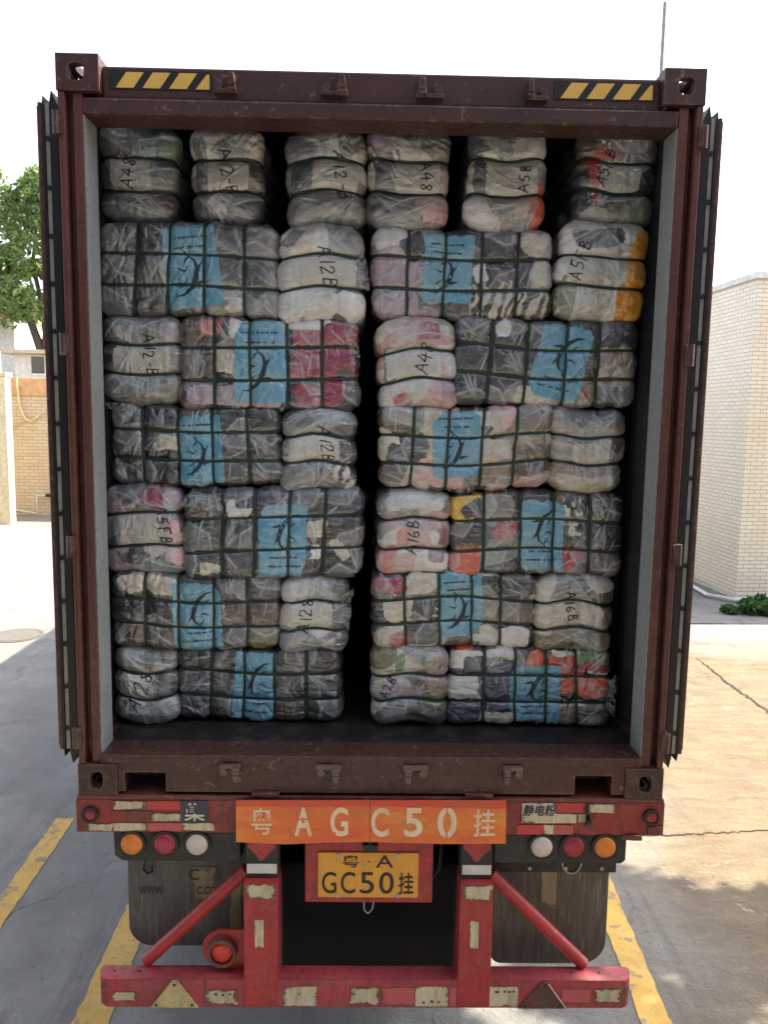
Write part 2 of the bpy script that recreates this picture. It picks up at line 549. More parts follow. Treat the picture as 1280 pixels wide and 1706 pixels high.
# left: beige tiled boundary wall far behind
bw = empty('boundary_wall', (-8.5, 20.5, 0), 'beige tiled boundary wall with a smooth peach coping at the far left', 'wall')
MB().box(-26, 6.0, 0, 0.3, -0.2, 3.62).build('wall', TILE_B, bw)
MB().box(-26.02, 6.02, -0.04, 0.34, 3.623, 4.15, 0.01).build('coping', PEACH, bw)
gp = MB(); gp.box(-12.6, -10.08, 18.4, 18.75, -0.1, 4.08, 0.015); gp.box(-12.65, -10.04, 18.36, 18.79, 4.083, 4.2, 0.01)
tag(gp.build('gate_pier', CREAM), 'cream rendered wall end in front of the beige wall at the left edge', 'wall')

HOSE = flat('cream_hose', S(226, 206, 160), 0.5)
hb = MB(); hb.tube([(-10.66, 20.38, 4.2), (-10.66, 20.4, 3.9), (-10.63, 20.4, 3.55), (-10.58, 20.4, 3.2), (-10.45, 20.4, 2.92), (-10.28, 20.4, 2.86), (-10.12, 20.4, 2.98), (-9.98, 20.4, 3.1), (-9.86, 20.4, 3.18)], 0.035, 8)
tag(hb.build('hose', HOSE, None, True), 'cream hose hanging in a loop over the beige boundary wall', 'hose')
cb_ = MB(); cb_.tube([(-11.4, 20.42, 2.5), (-11.03, 20.42, 2.6), (-10.72, 20.42, 2.74), (-10.45, 20.42, 2.87)], 0.018, 6)
tag(cb_.build('wall_cable', PEACH, None, True), 'thin cable running up the beige wall to the hanging hose', 'cable')
pb = MB(); pb.tube([(-11.6, 20.4, 0.24), (-11.05, 20.4, 0.2), (-10.2, 20.4, 0.07), (-10.2, 20.4, 0.62), (-9.9, 20.4, 0.63)], 0.028, 8)
tag(pb.build('drain_pipe', PVC, None, True), 'white angled pipe low on the beige boundary wall', 'pipe')
tp = MB(); tp.tube([(-9.92, 20.4, 0.63), (-9.55, 20.4, 0.63)], 0.05, 10); tp.tube([(-9.75, 20.4, 0.63), (-9.75, 20.4, 0.72)], 0.03, 8)
tag(tp.build('tap', flat('tap_metal', S(70, 66, 86), 0.4, 0.6), None, True), 'dark tap joined to the white pipe on the beige wall', 'tap')

# white house behind the wall
hs = empty('white_house', (-12.0, 24, 0), 'white house with a grey window behind the beige wall at left', 'house')
MB().box(-0.35, 5.0, 0, 5, 0, 5.12).build('wall', WHITE, hs)
MB().box(-0.7, 5.3, -0.4, 5.4, 5.123, 5.25, 0.01).build('roof', flat('eaves', S(200, 186, 160), 0.7), hs)
w_ = MB().box(0.24, 0.70, -0.03, 0.05, 4.47, 5.05).build('window', GLASS, hs)
wf = MB()
for (a, b_, c, d) in ((0.18, 0.24, 4.4, 5.1), (0.70, 0.76, 4.4, 5.1), (0.24, 0.70, 4.4, 4.47), (0.24, 0.70, 5.05, 5.1)):
    wf.box(a, b_, -0.06, 0.04, c, d)
wf.build('frame', WHITE, w_)
fz = empty('rooftop_building', (-16, 27.5, 0), 'building with a peach roof band behind the tree at the left edge', 'building')
MB().box(-4, 2.1, 0, 6, 0, 6.75).build('wall', WHITE, fz)
MB().box(-4.1, 2.25, -0.15, 6.1, 6.753, 7.35, 0.01).build('roof', PEACH, fz)

# air conditioner / tank shapes read as white blobs on the house terrace
tk = MB(); tk.cyl((-12.75, 22.6, 0), (-12.75, 22.6, 5.1), 0.55, seg=28); tk.cyl((-12.75, 22.6, 5.1), (-12.75, 22.6, 5.75), 0.55, 0.12, seg=28)
tag(tk.build('water_tank', WHITE, None, True), 'white domed water tank above the beige wall beside the tree', 'tank')

# thin mast far behind on the right
ms = MB(); ms.cyl((11.6, 30, 0), (11.6, 30, 20.0), 0.11, 0.07, seg=12)
tag(ms.build('mast', flat('mast_grey', S(120, 122, 126), 0.5), None, True), 'thin grey mast rising behind the right end of the container', 'mast')

# ------------------------------------------------------------------ vegetation
def leaf_material(name, a, b_, c3):
    t = NT(name)
    n1 = t.noise(1.4, t.coord(), 4, 0.6)
    n2 = t.n('ShaderNodeTexWhiteNoise')
    gm = t.n('ShaderNodeNewGeometry')
    c = t.ramp(n1, [(0.3, a), (0.55, b_), (0.75, c3)])
    rv = t.n('ShaderNodeHueSaturation')
    t.l(c, rv.inputs['Color'])
    t.l(t.math('ADD', 0.65, t.math('MULTIPLY', gm.outputs['Random Per Island'], 0.7)), rv.inputs['Value'])
    m = t.set(Base_Color=rv.outputs[0], Roughness=0.45)
    tr = t.n('ShaderNodeBsdfTranslucent')
    t.l(rv.outputs[0], tr.inputs['Color'])
    ms_ = t.n('ShaderNodeMixShader')
    ms_.inputs[0].default_value = 0.4
    out = t.t.nodes['Material Output']
    t.l(t.b.outputs[0], ms_.inputs[1]); t.l(tr.outputs[0], ms_.inputs[2]); t.l(ms_.outputs[0], out.inputs['Surface'])
    return m
LEAF = leaf_material('leaves', S(84, 106, 66), S(112, 136, 76), S(150, 164, 92))
WEED = leaf_material('weed_leaves', S(50, 84, 44), S(74, 112, 56), S(104, 140, 70))
BARK = paint('bark', S(96, 84, 70), S(58, 50, 42), 0.7, 6, 0.9)

def leaf_cards(centres, radii, n, size, seed, squash=0.8):
    rs = np.random.RandomState(seed)
    k = rs.randint(0, len(centres), n)
    d = rs.normal(size=(n, 3)); d /= np.linalg.norm(d, axis=1)[:, None]
    rad = radii[k]*rs.uniform(0.25, 1, n)**0.45
    p = centres[k]+d*rad[:, None]*np.array([1, 1, squash])
    u = rs.normal(size=(n, 3)); u /= np.linalg.norm(u, axis=1)[:, None]
    w = np.cross(u, rs.normal(size=(n, 3))); w /= np.linalg.norm(w, axis=1)[:, None]
    s = size*rs.uniform(0.6, 1.4, n)[:, None]
    nrm = np.cross(u, w)
    V = np.stack([p-u*s, p+w*s*0.42+nrm*s*0.12, p+u*s, p-w*s*0.42+nrm*s*0.12], 1).reshape(-1, 3)
    Fc = np.arange(n*4).reshape(n, 4)
    return V, Fc

def tree(name, base, crown, label, seed, nleaf, lsize, trunks, cat='tree', group=None):
    """trunks: list of limb polylines (local); crown: list of (x,y,z,r) clumps (local)"""
    root = empty(name, base, label, cat, group)
    tb = MB()
    for pts, r0, r1 in trunks:
        n = len(pts)
        tb.tube(pts, [r0+(r1-r0)*i/(n-1) for i in range(n)], 10)
    tb.build('trunk', BARK, root, True, 60)
    c = np.array([q[:3] for q in crown], float); r = np.array([q[3] for q in crown], float)
    V, Fc = leaf_cards(c, r, nleaf, lsize, seed)
    pydata('crown', V, Fc, LEAF, root)
    return root
rs = np.random.RandomState(11)
cl = []
for k in range(70):
    cx, cz = rs.uniform(-3.4, 3.0), rs.uniform(0, 1)
    h = 6.6+5.0*cz
    wdt = 0.55+0.45*math.sin(math.pi*min(1, 0.15+cz*0.85))
    cl.append((cx*wdt*1.25, rs.uniform(-1.8, 1.8), h+rs.uniform(-.3, .3)-0.12*cx*cx*cz, rs.uniform(0.42, 0.85)))
tree('broadleaf_tree', (-12.3, 25.4, 0), cl, 'leafy green tree with forked trunks rising behind the white house at left', 5, 15000, 0.13,
     [([(0.1, 0, 0), (0.2, 0, 3), (0.35, 0, 5.2), (-0.05, 0, 6.4), (-0.5, 0.1, 7.6), (-0.9, 0.2, 9.0)], 0.24, 0.06),
      ([(0.35, 0, 5.0), (0.5, 0, 5.9), (0.35, 0.1, 6.9), (0.1, 0, 8.4), (0.3, 0, 9.8)], 0.17, 0.05),
      ([(0.5, 0, 5.8), (0.9, 0.1, 6.9), (1.3, 0.2, 8.2), (1.8, 0.2, 9.4)], 0.12, 0.04),
      ([(-0.3, 0, 7.0), (-1.2, 0.1, 7.7), (-2.2, 0.2, 8.6)], 0.08, 0.03)])
# weeds at the foot of the right-hand building
cl = []
rs = np.random.RandomState(3)
for k in range(34):
    f = rs.uniform(0, 1)**0.7
    cl.append((5.75+1.6*f+rs.uniform(-.1, .1), 9.35+rs.uniform(-.42, .40)*(0.4+f*0.8), 0.05+0.17*f*rs.uniform(0.3, 1), 0.07+0.11*f))
V, Fc = leaf_cards(np.array([q[:3] for q in cl]), np.array([q[3] for q in cl]), 3000, 0.05, 8, 0.9)
V[:, 2] = np.maximum(V[:, 2], 0.004)
tag(pydata('weeds', V, Fc, WEED), 'patch of green weeds growing at the foot of the tiled building on the right', 'weeds', kind='stuff')

# tree just beyond the right edge of the picture: its crown dapples the ground beside the trailer
rs = np.random.RandomState(21)
cl = [(rs.uniform(-1.5, 1.5), rs.uniform(-1.5, 1.5), rs.uniform(4.9, 7.0), rs.uniform(0.35, 0.62)) for k in range(28)]
tree('yard_tree', (6.0, 2.3, 0), cl, 'tree standing out of frame to the right whose shade dapples the ground by the trailer', 9, 5000, 0.11,
     [([(0, 0, 0), (0.05, 0, 2), (0, 0.1, 4.2), (-0.5, 0.2, 6.2)], 0.16, 0.05), ([(0, 0.1, 3.6), (0.6, -0.2, 5.2), (0.9, -0.3, 6.6)], 0.09, 0.03)])

# unseen building added behind the camera to cut fill light and shape film reflections
wh = empty('fill_blocker', (0, -4.5, 0), 'unseen grey building with openings, added behind the camera to cut light on the container', 'building')
BLOCKER = paint('fill_blocker_render', S(92, 98, 106), S(66, 70, 74), 0.5, 0.8, 0.8)
b = MB()
b.box(-26, 16, -14, 0, 5.0, 6.6)
for xa, xb in ((-26, -16), (-12, -6), (-2.2, 3.4), (7.4, 16)):
    b.box(xa, xb, -0.4, 0, 0, 4.999)
b.box(-26, 16, -14.4, -14.001, 0, 6.6)
b.build('wall', BLOCKER, wh)
MB().box(-26, 16, -13.9, -0.5, -0.2, 0.9).build('blocker_floor', BLOCKER_FLOOR, wh)
MB().box(-26.2, 16.2, -14.4, 0.8, 6.603, 6.85).build('roof', ROOF, wh)

# ------------------------------------------------------------------ shipping container
BRN = paint('container_brown', S(98, 54, 48), S(56, 35, 33), 0.6, 3.0, 0.5, S(112, 78, 64), 0.1, 0.0, 0.35, 0.12)
BRN_D = paint('container_brown_dark', S(76, 43, 39), S(45, 31, 30), 0.5, 3.0, 0.5, S(120, 96, 84), 0.1, 0.0, 1.0, 0.1)
RUST = paint('rusty_steel', S(74, 52, 44), S(46, 36, 32), 0.7, 9, 0.65, S(120, 84, 62), 0.35)
JAMB = paint('pale_jamb', S(152, 158, 156), S(118, 120, 118), 0.45, 5.0, 0.5, S(120, 114, 104), 0.1, 0.0, 0.4)
INNER = paint('inner_wall_paint', S(66, 70, 78), S(42, 43, 46), 0.5, 2.5, 0.55)
PLY = paint('plywood_floor', S(30, 27, 26), S(18, 17, 17), 0.6, 6, 0.6)
RUBBER = flat('black_rubber', S(24, 24, 25), 0.5)
STEEL = paint('galvanised_strip', S(178, 178, 172), S(120, 116, 106), 0.5, 12, 0.4, None, 0.1)
KEEP = paint('bare_bracket', S(116, 98, 94), S(72, 48, 45), 0.7, 22, 0.45)
Wd, Z0, Z1, LEN = 1.219, 1.5, 4.396, 12.19
ct = empty('shipping_container', (0, 0, Z0), 'brown steel shipping container standing open with bales stacked inside', 'container')
O = Vector((0, 0, -Z0))
def cpart(b, name, mat, parent=None, smooth=False):
    o = b.build(name, mat, parent or ct, smooth)
    if parent is None:
        o.location = O
    return o
for s in (-1, 1):
    for (ya, yb) in ((0, 0.178), (LEN-0.178, LEN)):
        for (za, zb, top) in ((Z0, Z0+0.13, False), (Z1-0.13, Z1, True)):
            b = MB()
            xa, xb = sorted((s*(Wd+0.002), s*(Wd-0.158)))
            cx, cz = (xa+xb)/2, (za+zb)/2-(0.003 if not top else -0.002)
            y_ = ya if ya < 1 else yb
            t = 0.028
            f0, f1 = (y_-0.004, y_+t) if ya < 1 else (y_-t, y_+0.004)
            hr = (0.026, 0.036) if not top else (0.03, 0.031)
            b.holed('y', f0, f1, xa, xb, za, zb, cx+s*0.005, cz, *hr)
            xo = s*(Wd+0.002)
            b.holed('x', *sorted((xo-s*0.001, xo-s*t)), ya+t+0.001, yb-t-0.001, za+0.001, zb-0.001, (ya+yb)/2, cz, 0.04, 0.026)
            zo = zb if top else za
            sg = -1 if top else 1
            b.holed('z', *sorted((zo, zo+sg*t)), xa+t+0.001, xb-t-0.001, ya+t+0.001, yb-t-0.001, cx, (ya+yb)/2, 0.03, 0.045)
            xi = s*(Wd-0.158)
            b.box(*sorted((xi+s*0.001, xi+s*0.012)), ya+t+0.001, yb-t-0.001, za+0.001, zb-0.001)
            bk = yb-0.02 if ya < 1 else ya
            b.box(xa+t, xb-t, bk, bk+0.02, za+0.001, zb-0.001)
            zi = za if top else zb-0.012
            b.box(xa+t, xb-t, ya+t, yb-t, zi+0.001, zi+0.012)
            cpart(b, 'corner_casting', RUST if not top else BRN_D)
# rear corner posts: outer flange, recessed groove, inner flange
for s in (-1, 1):
    b = MB()
    za, zb = Z0+0.132, Z1-0.132
    b.box(*sorted((s*Wd, s*(Wd-0.026))), 0.0, 0.16, za, zb, 0.006)
    b.box(*sorted((s*(Wd-0.0262), s*(Wd-0.052))), 0.05, 0.158, za, zb)
    b.box(*sorted((s*(Wd-0.0522), s*1.130)), 0.012, 0.16, za, zb, 0.006)
    pst = cpart(b, 'corner_post', BRN)
    cpart(MB().box(*sorted((s*1.1298, s*1.126)), 0.016, 0.150, 1.672, 4.188), 'jamb_lining', JAMB)
    for zz in (3.335, 2.542, 4.15, 1.745):
        b = MB()
        b.cyl((s*1.224, -0.004, zz-0.042), (s*1.224, -0.004, zz+0.042), 0.014, seg=14)
        b.box(*sorted((s*1.20, s*1.222)), -0.012, 0.0, zz-0.04, zz+0.04, 0.003)
        b.box(*sorted((s*1.226, s*1.240)), 0.012, 0.07, zz-0.036, zz+0.036, 0.003)
        cpart(b, 'hinge', BRN_D)
# header and sill
b = MB()
b.box(-1.060, 1.060, 0.03, 0.16, 4.252, 4.368, 0.008)
b.box(-1.129, 1.129, 0.012, 0.16, 4.19, 4.2495, 0.008)
b.box(-1.058, 1.058, 0.10, 0.30, 4.369, 4.384, 0.004)
cpart(b, 'header', BRN_D)
b = MB()
for (xa, xb) in ((-1.058, -1.032), (-0.862, 0.850), (1.006, 1.058)):
    b.box(xa, xb, 0.004, 0.15, 1.512, 1.594)
b.box(-1.128, 1.128, 0.004, 0.15, 1.5945, 1.640)
b.box(-1.128, 1.128, 0.0, 0.15, 1.6405, 1.672, 0.005)
b.box(-1.03, -0.862, 0.15, 0.17, 1.512, 1.53); b.box(0.85, 1.006, 0.15, 0.17, 1.512, 1.53)
cpart(b, 'sill', BRN_D)
for x in (-0.593, -0.185, 0.178, 0.584):
    for z, m in ((1.608, 1), (4.305, -1)):
        b = MB()
        yb = 0.004 if m > 0 else 0.03
        w = 0.042 if abs(x) > 0.4 else 0.052
        sg = 1 if x < 0 else -1
        b.box(x-w, x+w, yb-0.024, yb, z+0.022*m-0.008, z+0.022*m+0.008, 0.003)
        b.prism([(x+sg*w*0.25, z+0.022*m), (x+sg*w*0.95, z+0.022*m), (x+sg*w*0.75, z-0.042*m), (x+sg*w*0.4, z-0.042*m)], 'y', yb-0.03, yb, 0.003)
        b.cyl((x-sg*w*0.6, yb-0.022, z), (x-sg*w*0.6, yb, z), 0.016, seg=14)
        b.box(x+sg*w*0.6-0.014, x+sg*w*0.6+0.014, yb-0.034, yb-0.029, z-0.004, z+0.004); b.box(x+sg*w*0.6-0.014, x+sg*w*0.6+0.014, yb-0.034, yb-0.029, z-0.02, z-0.012)
        cpart(b, 'lock_keeper', KEEP if m > 0 else BRN_D)
# hazard striping on the header
HB, HY = flat('hazard_black', S(30, 28, 30), 0.5), flat('hazard_yellow', S(226, 182, 88), 0.5, 0, 0.05)
for x0, sgn in ((-1.032, 1), (0.652, 1)):
    h = cpart(MB().box(x0, x0+0.385, 0.0276, 0.0295, 4.286, 4.352), 'hazard_decal', HB)
    b = MB()
    for k in range(4):
        xs = x0+0.024+0.1*k
        if k < 3:
            b.prism([(xs, 4.291), (xs+0.066, 4.291), (xs+0.106, 4.347), (xs+0.040, 4.347)], 'y', 0.0262, 0.0274)
        else:
            b.prism([(xs, 4.291), (xs+0.052, 4.291), (xs+0.052, 4.344), (xs+0.042, 4.344)], 'y', 0.0262, 0.0274)
    cpart(b, 'hazard_stripe', HY, h)
# body: corrugated sides, roof, floor, front wall
def corrugated(s):
    per, dep = 0.278, 0.034
    ys, xs = [], []
    y = 0.162
    while y < LEN-0.17:
        for f, d in ((0.0, 0), (0.26, 0), (0.5, 1), (0.76, 1)):
            if y+f*per < LEN-0.165:
                ys.append(y+f*per); xs.append(d)
        y += per
    V, Fc = [], []
    for yy, d in zip(ys, xs):
        xo = s*(Wd-0.008-dep*(1-d)); xi = xo-s*0.002
        V += [(xo, yy, 1.60), (xo, yy, 4.372), (xi, yy, 1.60), (xi, yy, 4.372)]
    for i in range(len(ys)-1):
        a, c = 4*i, 4*i+4
        Fc += [(a, c, c+1, a+1), (a+2, a+3, c+3, c+2), (a+1, c+1, c+3, a+3), (a, a+2, c+2, c)]
    me = bpy.data.meshes.new('side_wall'); me.from_pydata(V, [], Fc); me.update()
    bm = bmesh.new(); bm.from_mesh(me); bmesh.ops.recalc_face_normals(bm, faces=bm.faces); bm.to_mesh(me); bm.free()
    o = link('side_wall', me, INNER, ct); o.location = O
corrugated(-1); corrugated(1)
b = MB(); b.box(-1.215, 1.215, 0.302, LEN-0.182, 4.374, 4.390); cpart(b, 'roof', BRN_D)
b = MB(); b.box(-1.154, 1.154, 0.152, LEN-0.19, 1.641, 1.6685); cpart(b, 'floor', PLY)
b = MB(); b.box(-1.16, 1.16, LEN-0.22, LEN-0.185, 1.6, 4.373); cpart(b, 'front_wall', BRN)
for s in (-1, 1):
    b = MB(); b.box(*sorted((s*1.216, s*1.155)), 0.18, LEN-0.18, 1.51, 1.667); b.box(*sorted((s*1.2, s*1.157)), 0.18, LEN-0.18, 4.33, 4.371)
    cpart(b, 'side_rail', BRN)
b = MB()
for k in range(18):
    b.box(-1.15, 1.15, 0.5+k*0.65, 0.56+k*0.65, 1.525, 1.6395)
cpart(b, 'cross_members', BRN_D)
for s in (-1, 1):                      # front posts
    b = MB(); b.box(*sorted((s*Wd, s*(Wd-0.10))), LEN-0.15, LEN, Z0+0.132, Z1-0.132); cpart(b, 'corner_post', BRN)
# doors folded back along the sides
for s in (-1, 1):
    b = MB()
    b.box(*sorted((s*1.298, s*1.330)), 0.075, 1.24, 1.678, 4.24, 0.006)
    d = cpart(b, 'door', BRN)
    def lip(xa, xb, tip_in, y0, y1, zb_, zt_):
        q = MB()
        xs = sorted((s*xa, s*xb)); xt = s*tip_in
        q.prism([(xs[0], zb_+0.05), (xt, zb_), (xs[1], zb_+0.05), (xs[1], zt_-0.05), (xt, zt_), (xs[0], zt_-0.05)], 'y', y0, y1)
        return q
    lip(1.240, 1.271, 1.262, 0.05, 0.13, 1.610, 4.285).build('gasket', RUBBER, d)
    lip(1.293, 1.304, 1.296, 0.055, 0.12, 1.638, 4.268).build('gasket', RUBBER, d)
    MB().box(*sorted((s*1.305, s*1.318)), 0.058, 0.074, 1.668, 4.245, 0.002).build('edge_trim', BRN_D, d)
    MB().box(*sorted((s*1.2722, s*1.2918)), 0.064, 0.074, 1.668, 4.245).build('retainer_strip', STEEL, d)
    rv0 = None
    for k in range(14):
        zz = 1.76+k*0.181
        if rv0 is None:
            b = MB(); b.cyl((s*1.282, 0.056, 0), (s*1.282, 0.066, 0), 0.0095, seg=10)
            rv0 = rv1 = b.build('rivet', RUBBER, d)
        else:
            rv1 = rv0.copy(); col.objects.link(rv1)
        rv1.location.z = zz
    for yy in (0.35, 0.95):
        b = MB(); b.cyl((s*1.270, yy, 1.63), (s*1.270, yy, 4.29), 0.017, seg=12)
        for zz in (1.8, 2.6, 3.4, 4.1):
            b.box(*sorted((s*1.26, s*1.297)), yy-0.03, yy+0.03, zz-0.02, zz+0.02)
        b.build('lock_rod', STEEL, d)

# ------------------------------------------------------------------ semi trailer
RED = paint('trailer_red', S(154, 44, 46), S(70, 42, 40), 0.85, 3.4, 0.45, S(92, 62, 54), 0.2)
RED2 = paint('bumper_red', S(184, 64, 74), S(104, 52, 54), 0.75, 4.0, 0.5, S(92, 60, 54), 0.25)
REDB = paint('bright_red', S(180, 44, 46), S(106, 38, 40), 0.6, 5.0, 0.45, S(90, 50, 46), 0.15)
MAROON = paint('grimy_maroon', S(110, 52, 48), S(66, 48, 44), 0.8, 3.0, 0.55, S(130, 92, 72), 0.25)
DARK = paint('chassis_black', S(38, 38, 38), S(58, 54, 48), 0.5, 5, 0.7)
LBOX = paint('lamp_box_black', S(36, 38, 38), S(64, 62, 54), 0.45, 6, 0.6)
TYRE = flat('tyre', S(28, 28, 28), 0.85)
TAPE_W = worn('tape_pale', S(206, 198, 168), S(112, 70, 58), 0.78, 14, S(130, 112, 78))
TAPE_W2 = worn('tape_pale_worn', S(196, 188, 156), S(118, 58, 52), 0.55, 15, S(104, 90, 62))
TAPE_R = worn('tape_red', S(196, 56, 58), S(120, 60, 54), 0.85, 12, S(120, 60, 50))
TAPE_P = worn('tape_pink', S(190, 86, 92), S(130, 60, 58), 0.85, 12, S(130, 80, 70))
STK_B = worn('sticker_blue', S(44, 52, 78), S(84, 56, 56), 0.93, 9, S(60, 56, 60))
INK_B = flat('ink_blue', S(34, 36, 66), 0.5)
INK_W = flat('ink_white', S(226, 220, 190), 0.5)
INK_K = flat('ink_black', S(28, 22, 18), 0.5)

tr = empty('semi_trailer', (0, 0, 0), 'red worn semi trailer carrying the container with an orange number board and yellow plate', 'trailer')
# rear beam
b = MB()
b.box(-1.237, 1.237, 0.0, 0.16, 1.332, 1.480, 0.006)
beam = b.build('rear_beam', RED, tr)
MB().box(-1.230, 1.230, -0.004, 0.2, 1.4805, 1.497, 0.003).build('top_plate', MAROON, tr)
MB().box(-0.505, -0.39, -0.012, 0.1, 1.4975, 1.515, 0.003).build('bracket', MAROON, tr)
MB().box(0.39, 0.505, -0.012, 0.1, 1.4975, 1.515, 0.003).build('bracket', MAROON, tr)
# stickers on the rear beam: (x0,x1,z0,z1,mat)
def sticker(x0, x1, z0, z1, mat, y=-0.0015, name='reflective_tape', parent=None):
    return MB().box(x0, x1, y-0.0015, y, z0, z1).build(name, mat, parent or tr)
for x0, x1, z0, z1, m in ((-1.082, -0.941, 1.434, 1.472, TAPE_W2), (-0.940, -0.802, 1.434, 1.472, TAPE_R), (-0.926, -0.792, 1.382, 1.420, TAPE_W2),
                          (-1.19, -1.082, 1.337, 1.372, TAPE_W2), (-1.081, -0.940, 1.340, 1.374, TAPE_W), (-0.939, -0.797, 1.342, 1.376, TAPE_P), (-0.796, -0.662, 1.344, 1.377, TAPE_W),
                          (-1.08, -0.93, 1.385, 1.428, RED),
                          (0.776, 0.90, 1.434, 1.477, TAPE_R), (0.902, 1.02, 1.435, 1.472, TAPE_W), (0.77, 0.862, 1.388, 1.428, TAPE_W), (0.868, 0.905, 1.390, 1.430, TAPE_W2),
                          (0.612, 0.725, 1.336, 1.379, TAPE_R), (0.726, 0.768, 1.336, 1.379, TAPE_W), (0.769, 0.85, 1.337, 1.379, TAPE_P)):
    sticker(x0, x1, z0, z1, m)
sl = sticker(-0.800, -0.688, 1.380, 1.476, STK_B, -0.0032, 'sticker')
text_obj('lettering', '集', INK_W, sl, -0.742, 1.428, -0.0068, 0.080, 0.086, 0.014)
sr = sticker(0.630, 0.775, 1.388, 1.477, TAPE_W, -0.0032, 'sticker')
text_obj('lettering', '静电粉', INK_B, sr, 0.704, 1.446, -0.0068, 0.050, 0.140, 0.016, 0.25)
# small clearance lamps
LENS_R = NT('red_lens').set(Base_Color=S(150, 36, 48), Roughness=0.3)
LENS_RB = NT('bright_red_lens').set(Base_Color=S(206, 52, 44), Roughness=0.35)
def lens(name, c, sc=90):
    t = NT(name)
    v = t.coord()
    vo = t.n('ShaderNodeTexVoronoi')
    vo.inputs['Scale'].default_value = sc
    t.l(v, vo.inputs['Vector'])
    n1 = t.noise(14, v, 5, 0.7)
    d = tuple(x*0.55 for x in c[:3])+(1,)
    cc = t.mix(t.math('MULTIPLY', t.ramp(n1, [(0.42, 0), (0.72, 1)]), 0.6), c, d)
    return t.set(Base_Color=cc, Roughness=0.25, Normal=t.bump(vo.outputs['Distance'], 0.4, 0.004))
LEN_O, LEN_R, LEN_W = lens('orange_lens', S(222, 128, 48)), lens('crimson_lens', S(156, 38, 62)), lens('clear_lens', S(206, 196, 186))
LEN_RR = lens('red_round_lens', S(204, 50, 42))
def disc(x, z, y, r, t, mat, name, parent, dome=0.3):
    q = MB()
    n = 28
    prof = [(r, 0), (r, t*0.5), (r*0.9, t*0.8), (r*0.6, t*(0.92+dome*0.1)), (0, t)]
    rings = []
    for (rr, h) in prof[:-1]:
        rings.append([q.bm.verts.new((x+rr*math.cos(2*math.pi*k/n), y-h, z+rr*math.sin(2*math.pi*k/n))) for k in range(n)])
    for a, c in zip(rings, rings[1:]):
        for k in range(n):
            q.bm.faces.new((a[k], a[(k+1) % n], c[(k+1) % n], c[k]))
    tip = q.bm.verts.new((x, y-t, z))
    for k in range(n):
        q.bm.faces.new((rings[-1][k], rings[-1][(k+1) % n], tip))
    q.bm.faces.new(rings[0])
    return q.build(name, mat, parent, True, 50)
def ring(x, z, y, r0, r1, t, mat, name, parent, n=28):
    q = MB()
    A = [[q.bm.verts.new((x+rr*math.cos(2*math.pi*k/n), yy, z+rr*math.sin(2*math.pi*k/n))) for k in range(n)]
         for rr, yy in ((r1, y), (r1*0.98, y-t), (r0, y-t), (r0, y))]
    for i in range(4):
        a, c = A[i], A[(i+1) % 4]
        for k in range(n):
            q.bm.faces.new((a[k], a[(k+1) % n], c[(k+1) % n], c[k]))
    return q.build(name, mat, parent, True, 40)
for x, z in ((-1.176, 1.412), (1.178, 1.418)):
    g = ring(x, z, 0.0, 0.024, 0.036, 0.014, RUBBER, 'clearance_lamp', tr)
    disc(x, z, -0.0005, 0.0235, 0.016, LEN_R if x < 0 else LENS_R, 'lens', g)
b = MB(); b.box(1.165, 1.225, -0.012, 0.0, 1.338, 1.378, 0.008); b.build('broken_lamp', MAROON, tr)
q = MB(); q.tube([(0.908, -0.012, 1.475), (0.902, -0.02, 1.44), (0.912, -0.02, 1.405), (0.90, -0.014, 1.385)], [0.006, 0.011, 0.016, 0.004], 8); q.build('latch', DARK, tr, True)
q = MB(); q.tube([(1.06, -0.006, 1.326), (1.10, -0.012, 1.33), (1.14, -0.008, 1.324)], [0.008, 0.012, 0.009], 8); q.build('hook', MAROON, tr, True)

# orange number board (two plates meeting in the middle)
def board_material():
    t = NT('orange_board')
    v = t.coord((1, 1, 1.0))
    sx = t.n('ShaderNodeSeparateXYZ'); t.l(t.coord(), sx.inputs[0])
    n1 = t.noise(2.2, t.coord((1, 1, 4.0)), 6, 0.65, 0.5)
    c = t.ramp(n1, [(0.30, S(214, 84, 52)), (0.52, S(224, 116, 50)), (0.72, S(226, 148, 66))])
    band = t.ramp(t.math('ADD', t.math('MULTIPLY', t.math('SUBTRACT', sx.outputs[2], 1.466), 40), t.noise(9, v, 4, 0.6)), [(0.45, 0), (0.75, 0.8)])
    c = t.mix(band, c, S(206, 62, 48))
    n2 = t.noise(9, v, 7, 0.75, 0.5)
    c = t.mix(t.ramp(n2, [(0.60, 0), (0.68, 0.8)]), c, S(110, 84, 52))
    n3 = t.noise(5, t.coord((1, 1, 2.5)), 6, 0.7)
    c = t.mix(t.math('MULTIPLY', t.ramp(n3, [(0.5, 0), (0.75, 1)]), 0.55), c, S(150, 104, 60))
    return t.set(Base_Color=c, Roughness=0.5, Normal=t.bump(n2, 0.1, 0.003))
BOARD = board_material()
STEN = paint('stencil_white', S(236, 214, 184), S(206, 150, 104), 0.5, 6, 0.5, None, 0.05)
b = MB()
b.prism([(-0.565, 1.312), (-0.36, 1.303), (-0.20, 1.312), (-0.0105, 1.316), (-0.0105, 1.499), (-0.565, 1.494)], 'y', -0.034, -0.030)
bl = b.build('number_board', BOARD, tr)
b = MB()
b.prism([(-0.0085, 1.316), (0.3, 1.309), (0.561, 1.312), (0.557, 1.503), (-0.0085, 1.499)], 'y', -0.034, -0.030)
br_ = b.build('number_board', BOARD, tr)
q = MB(); q.box(-0.55, 0.545, -0.0295, 0.0, 1.36, 1.46); q.build('board_backing', MAROON, tr)
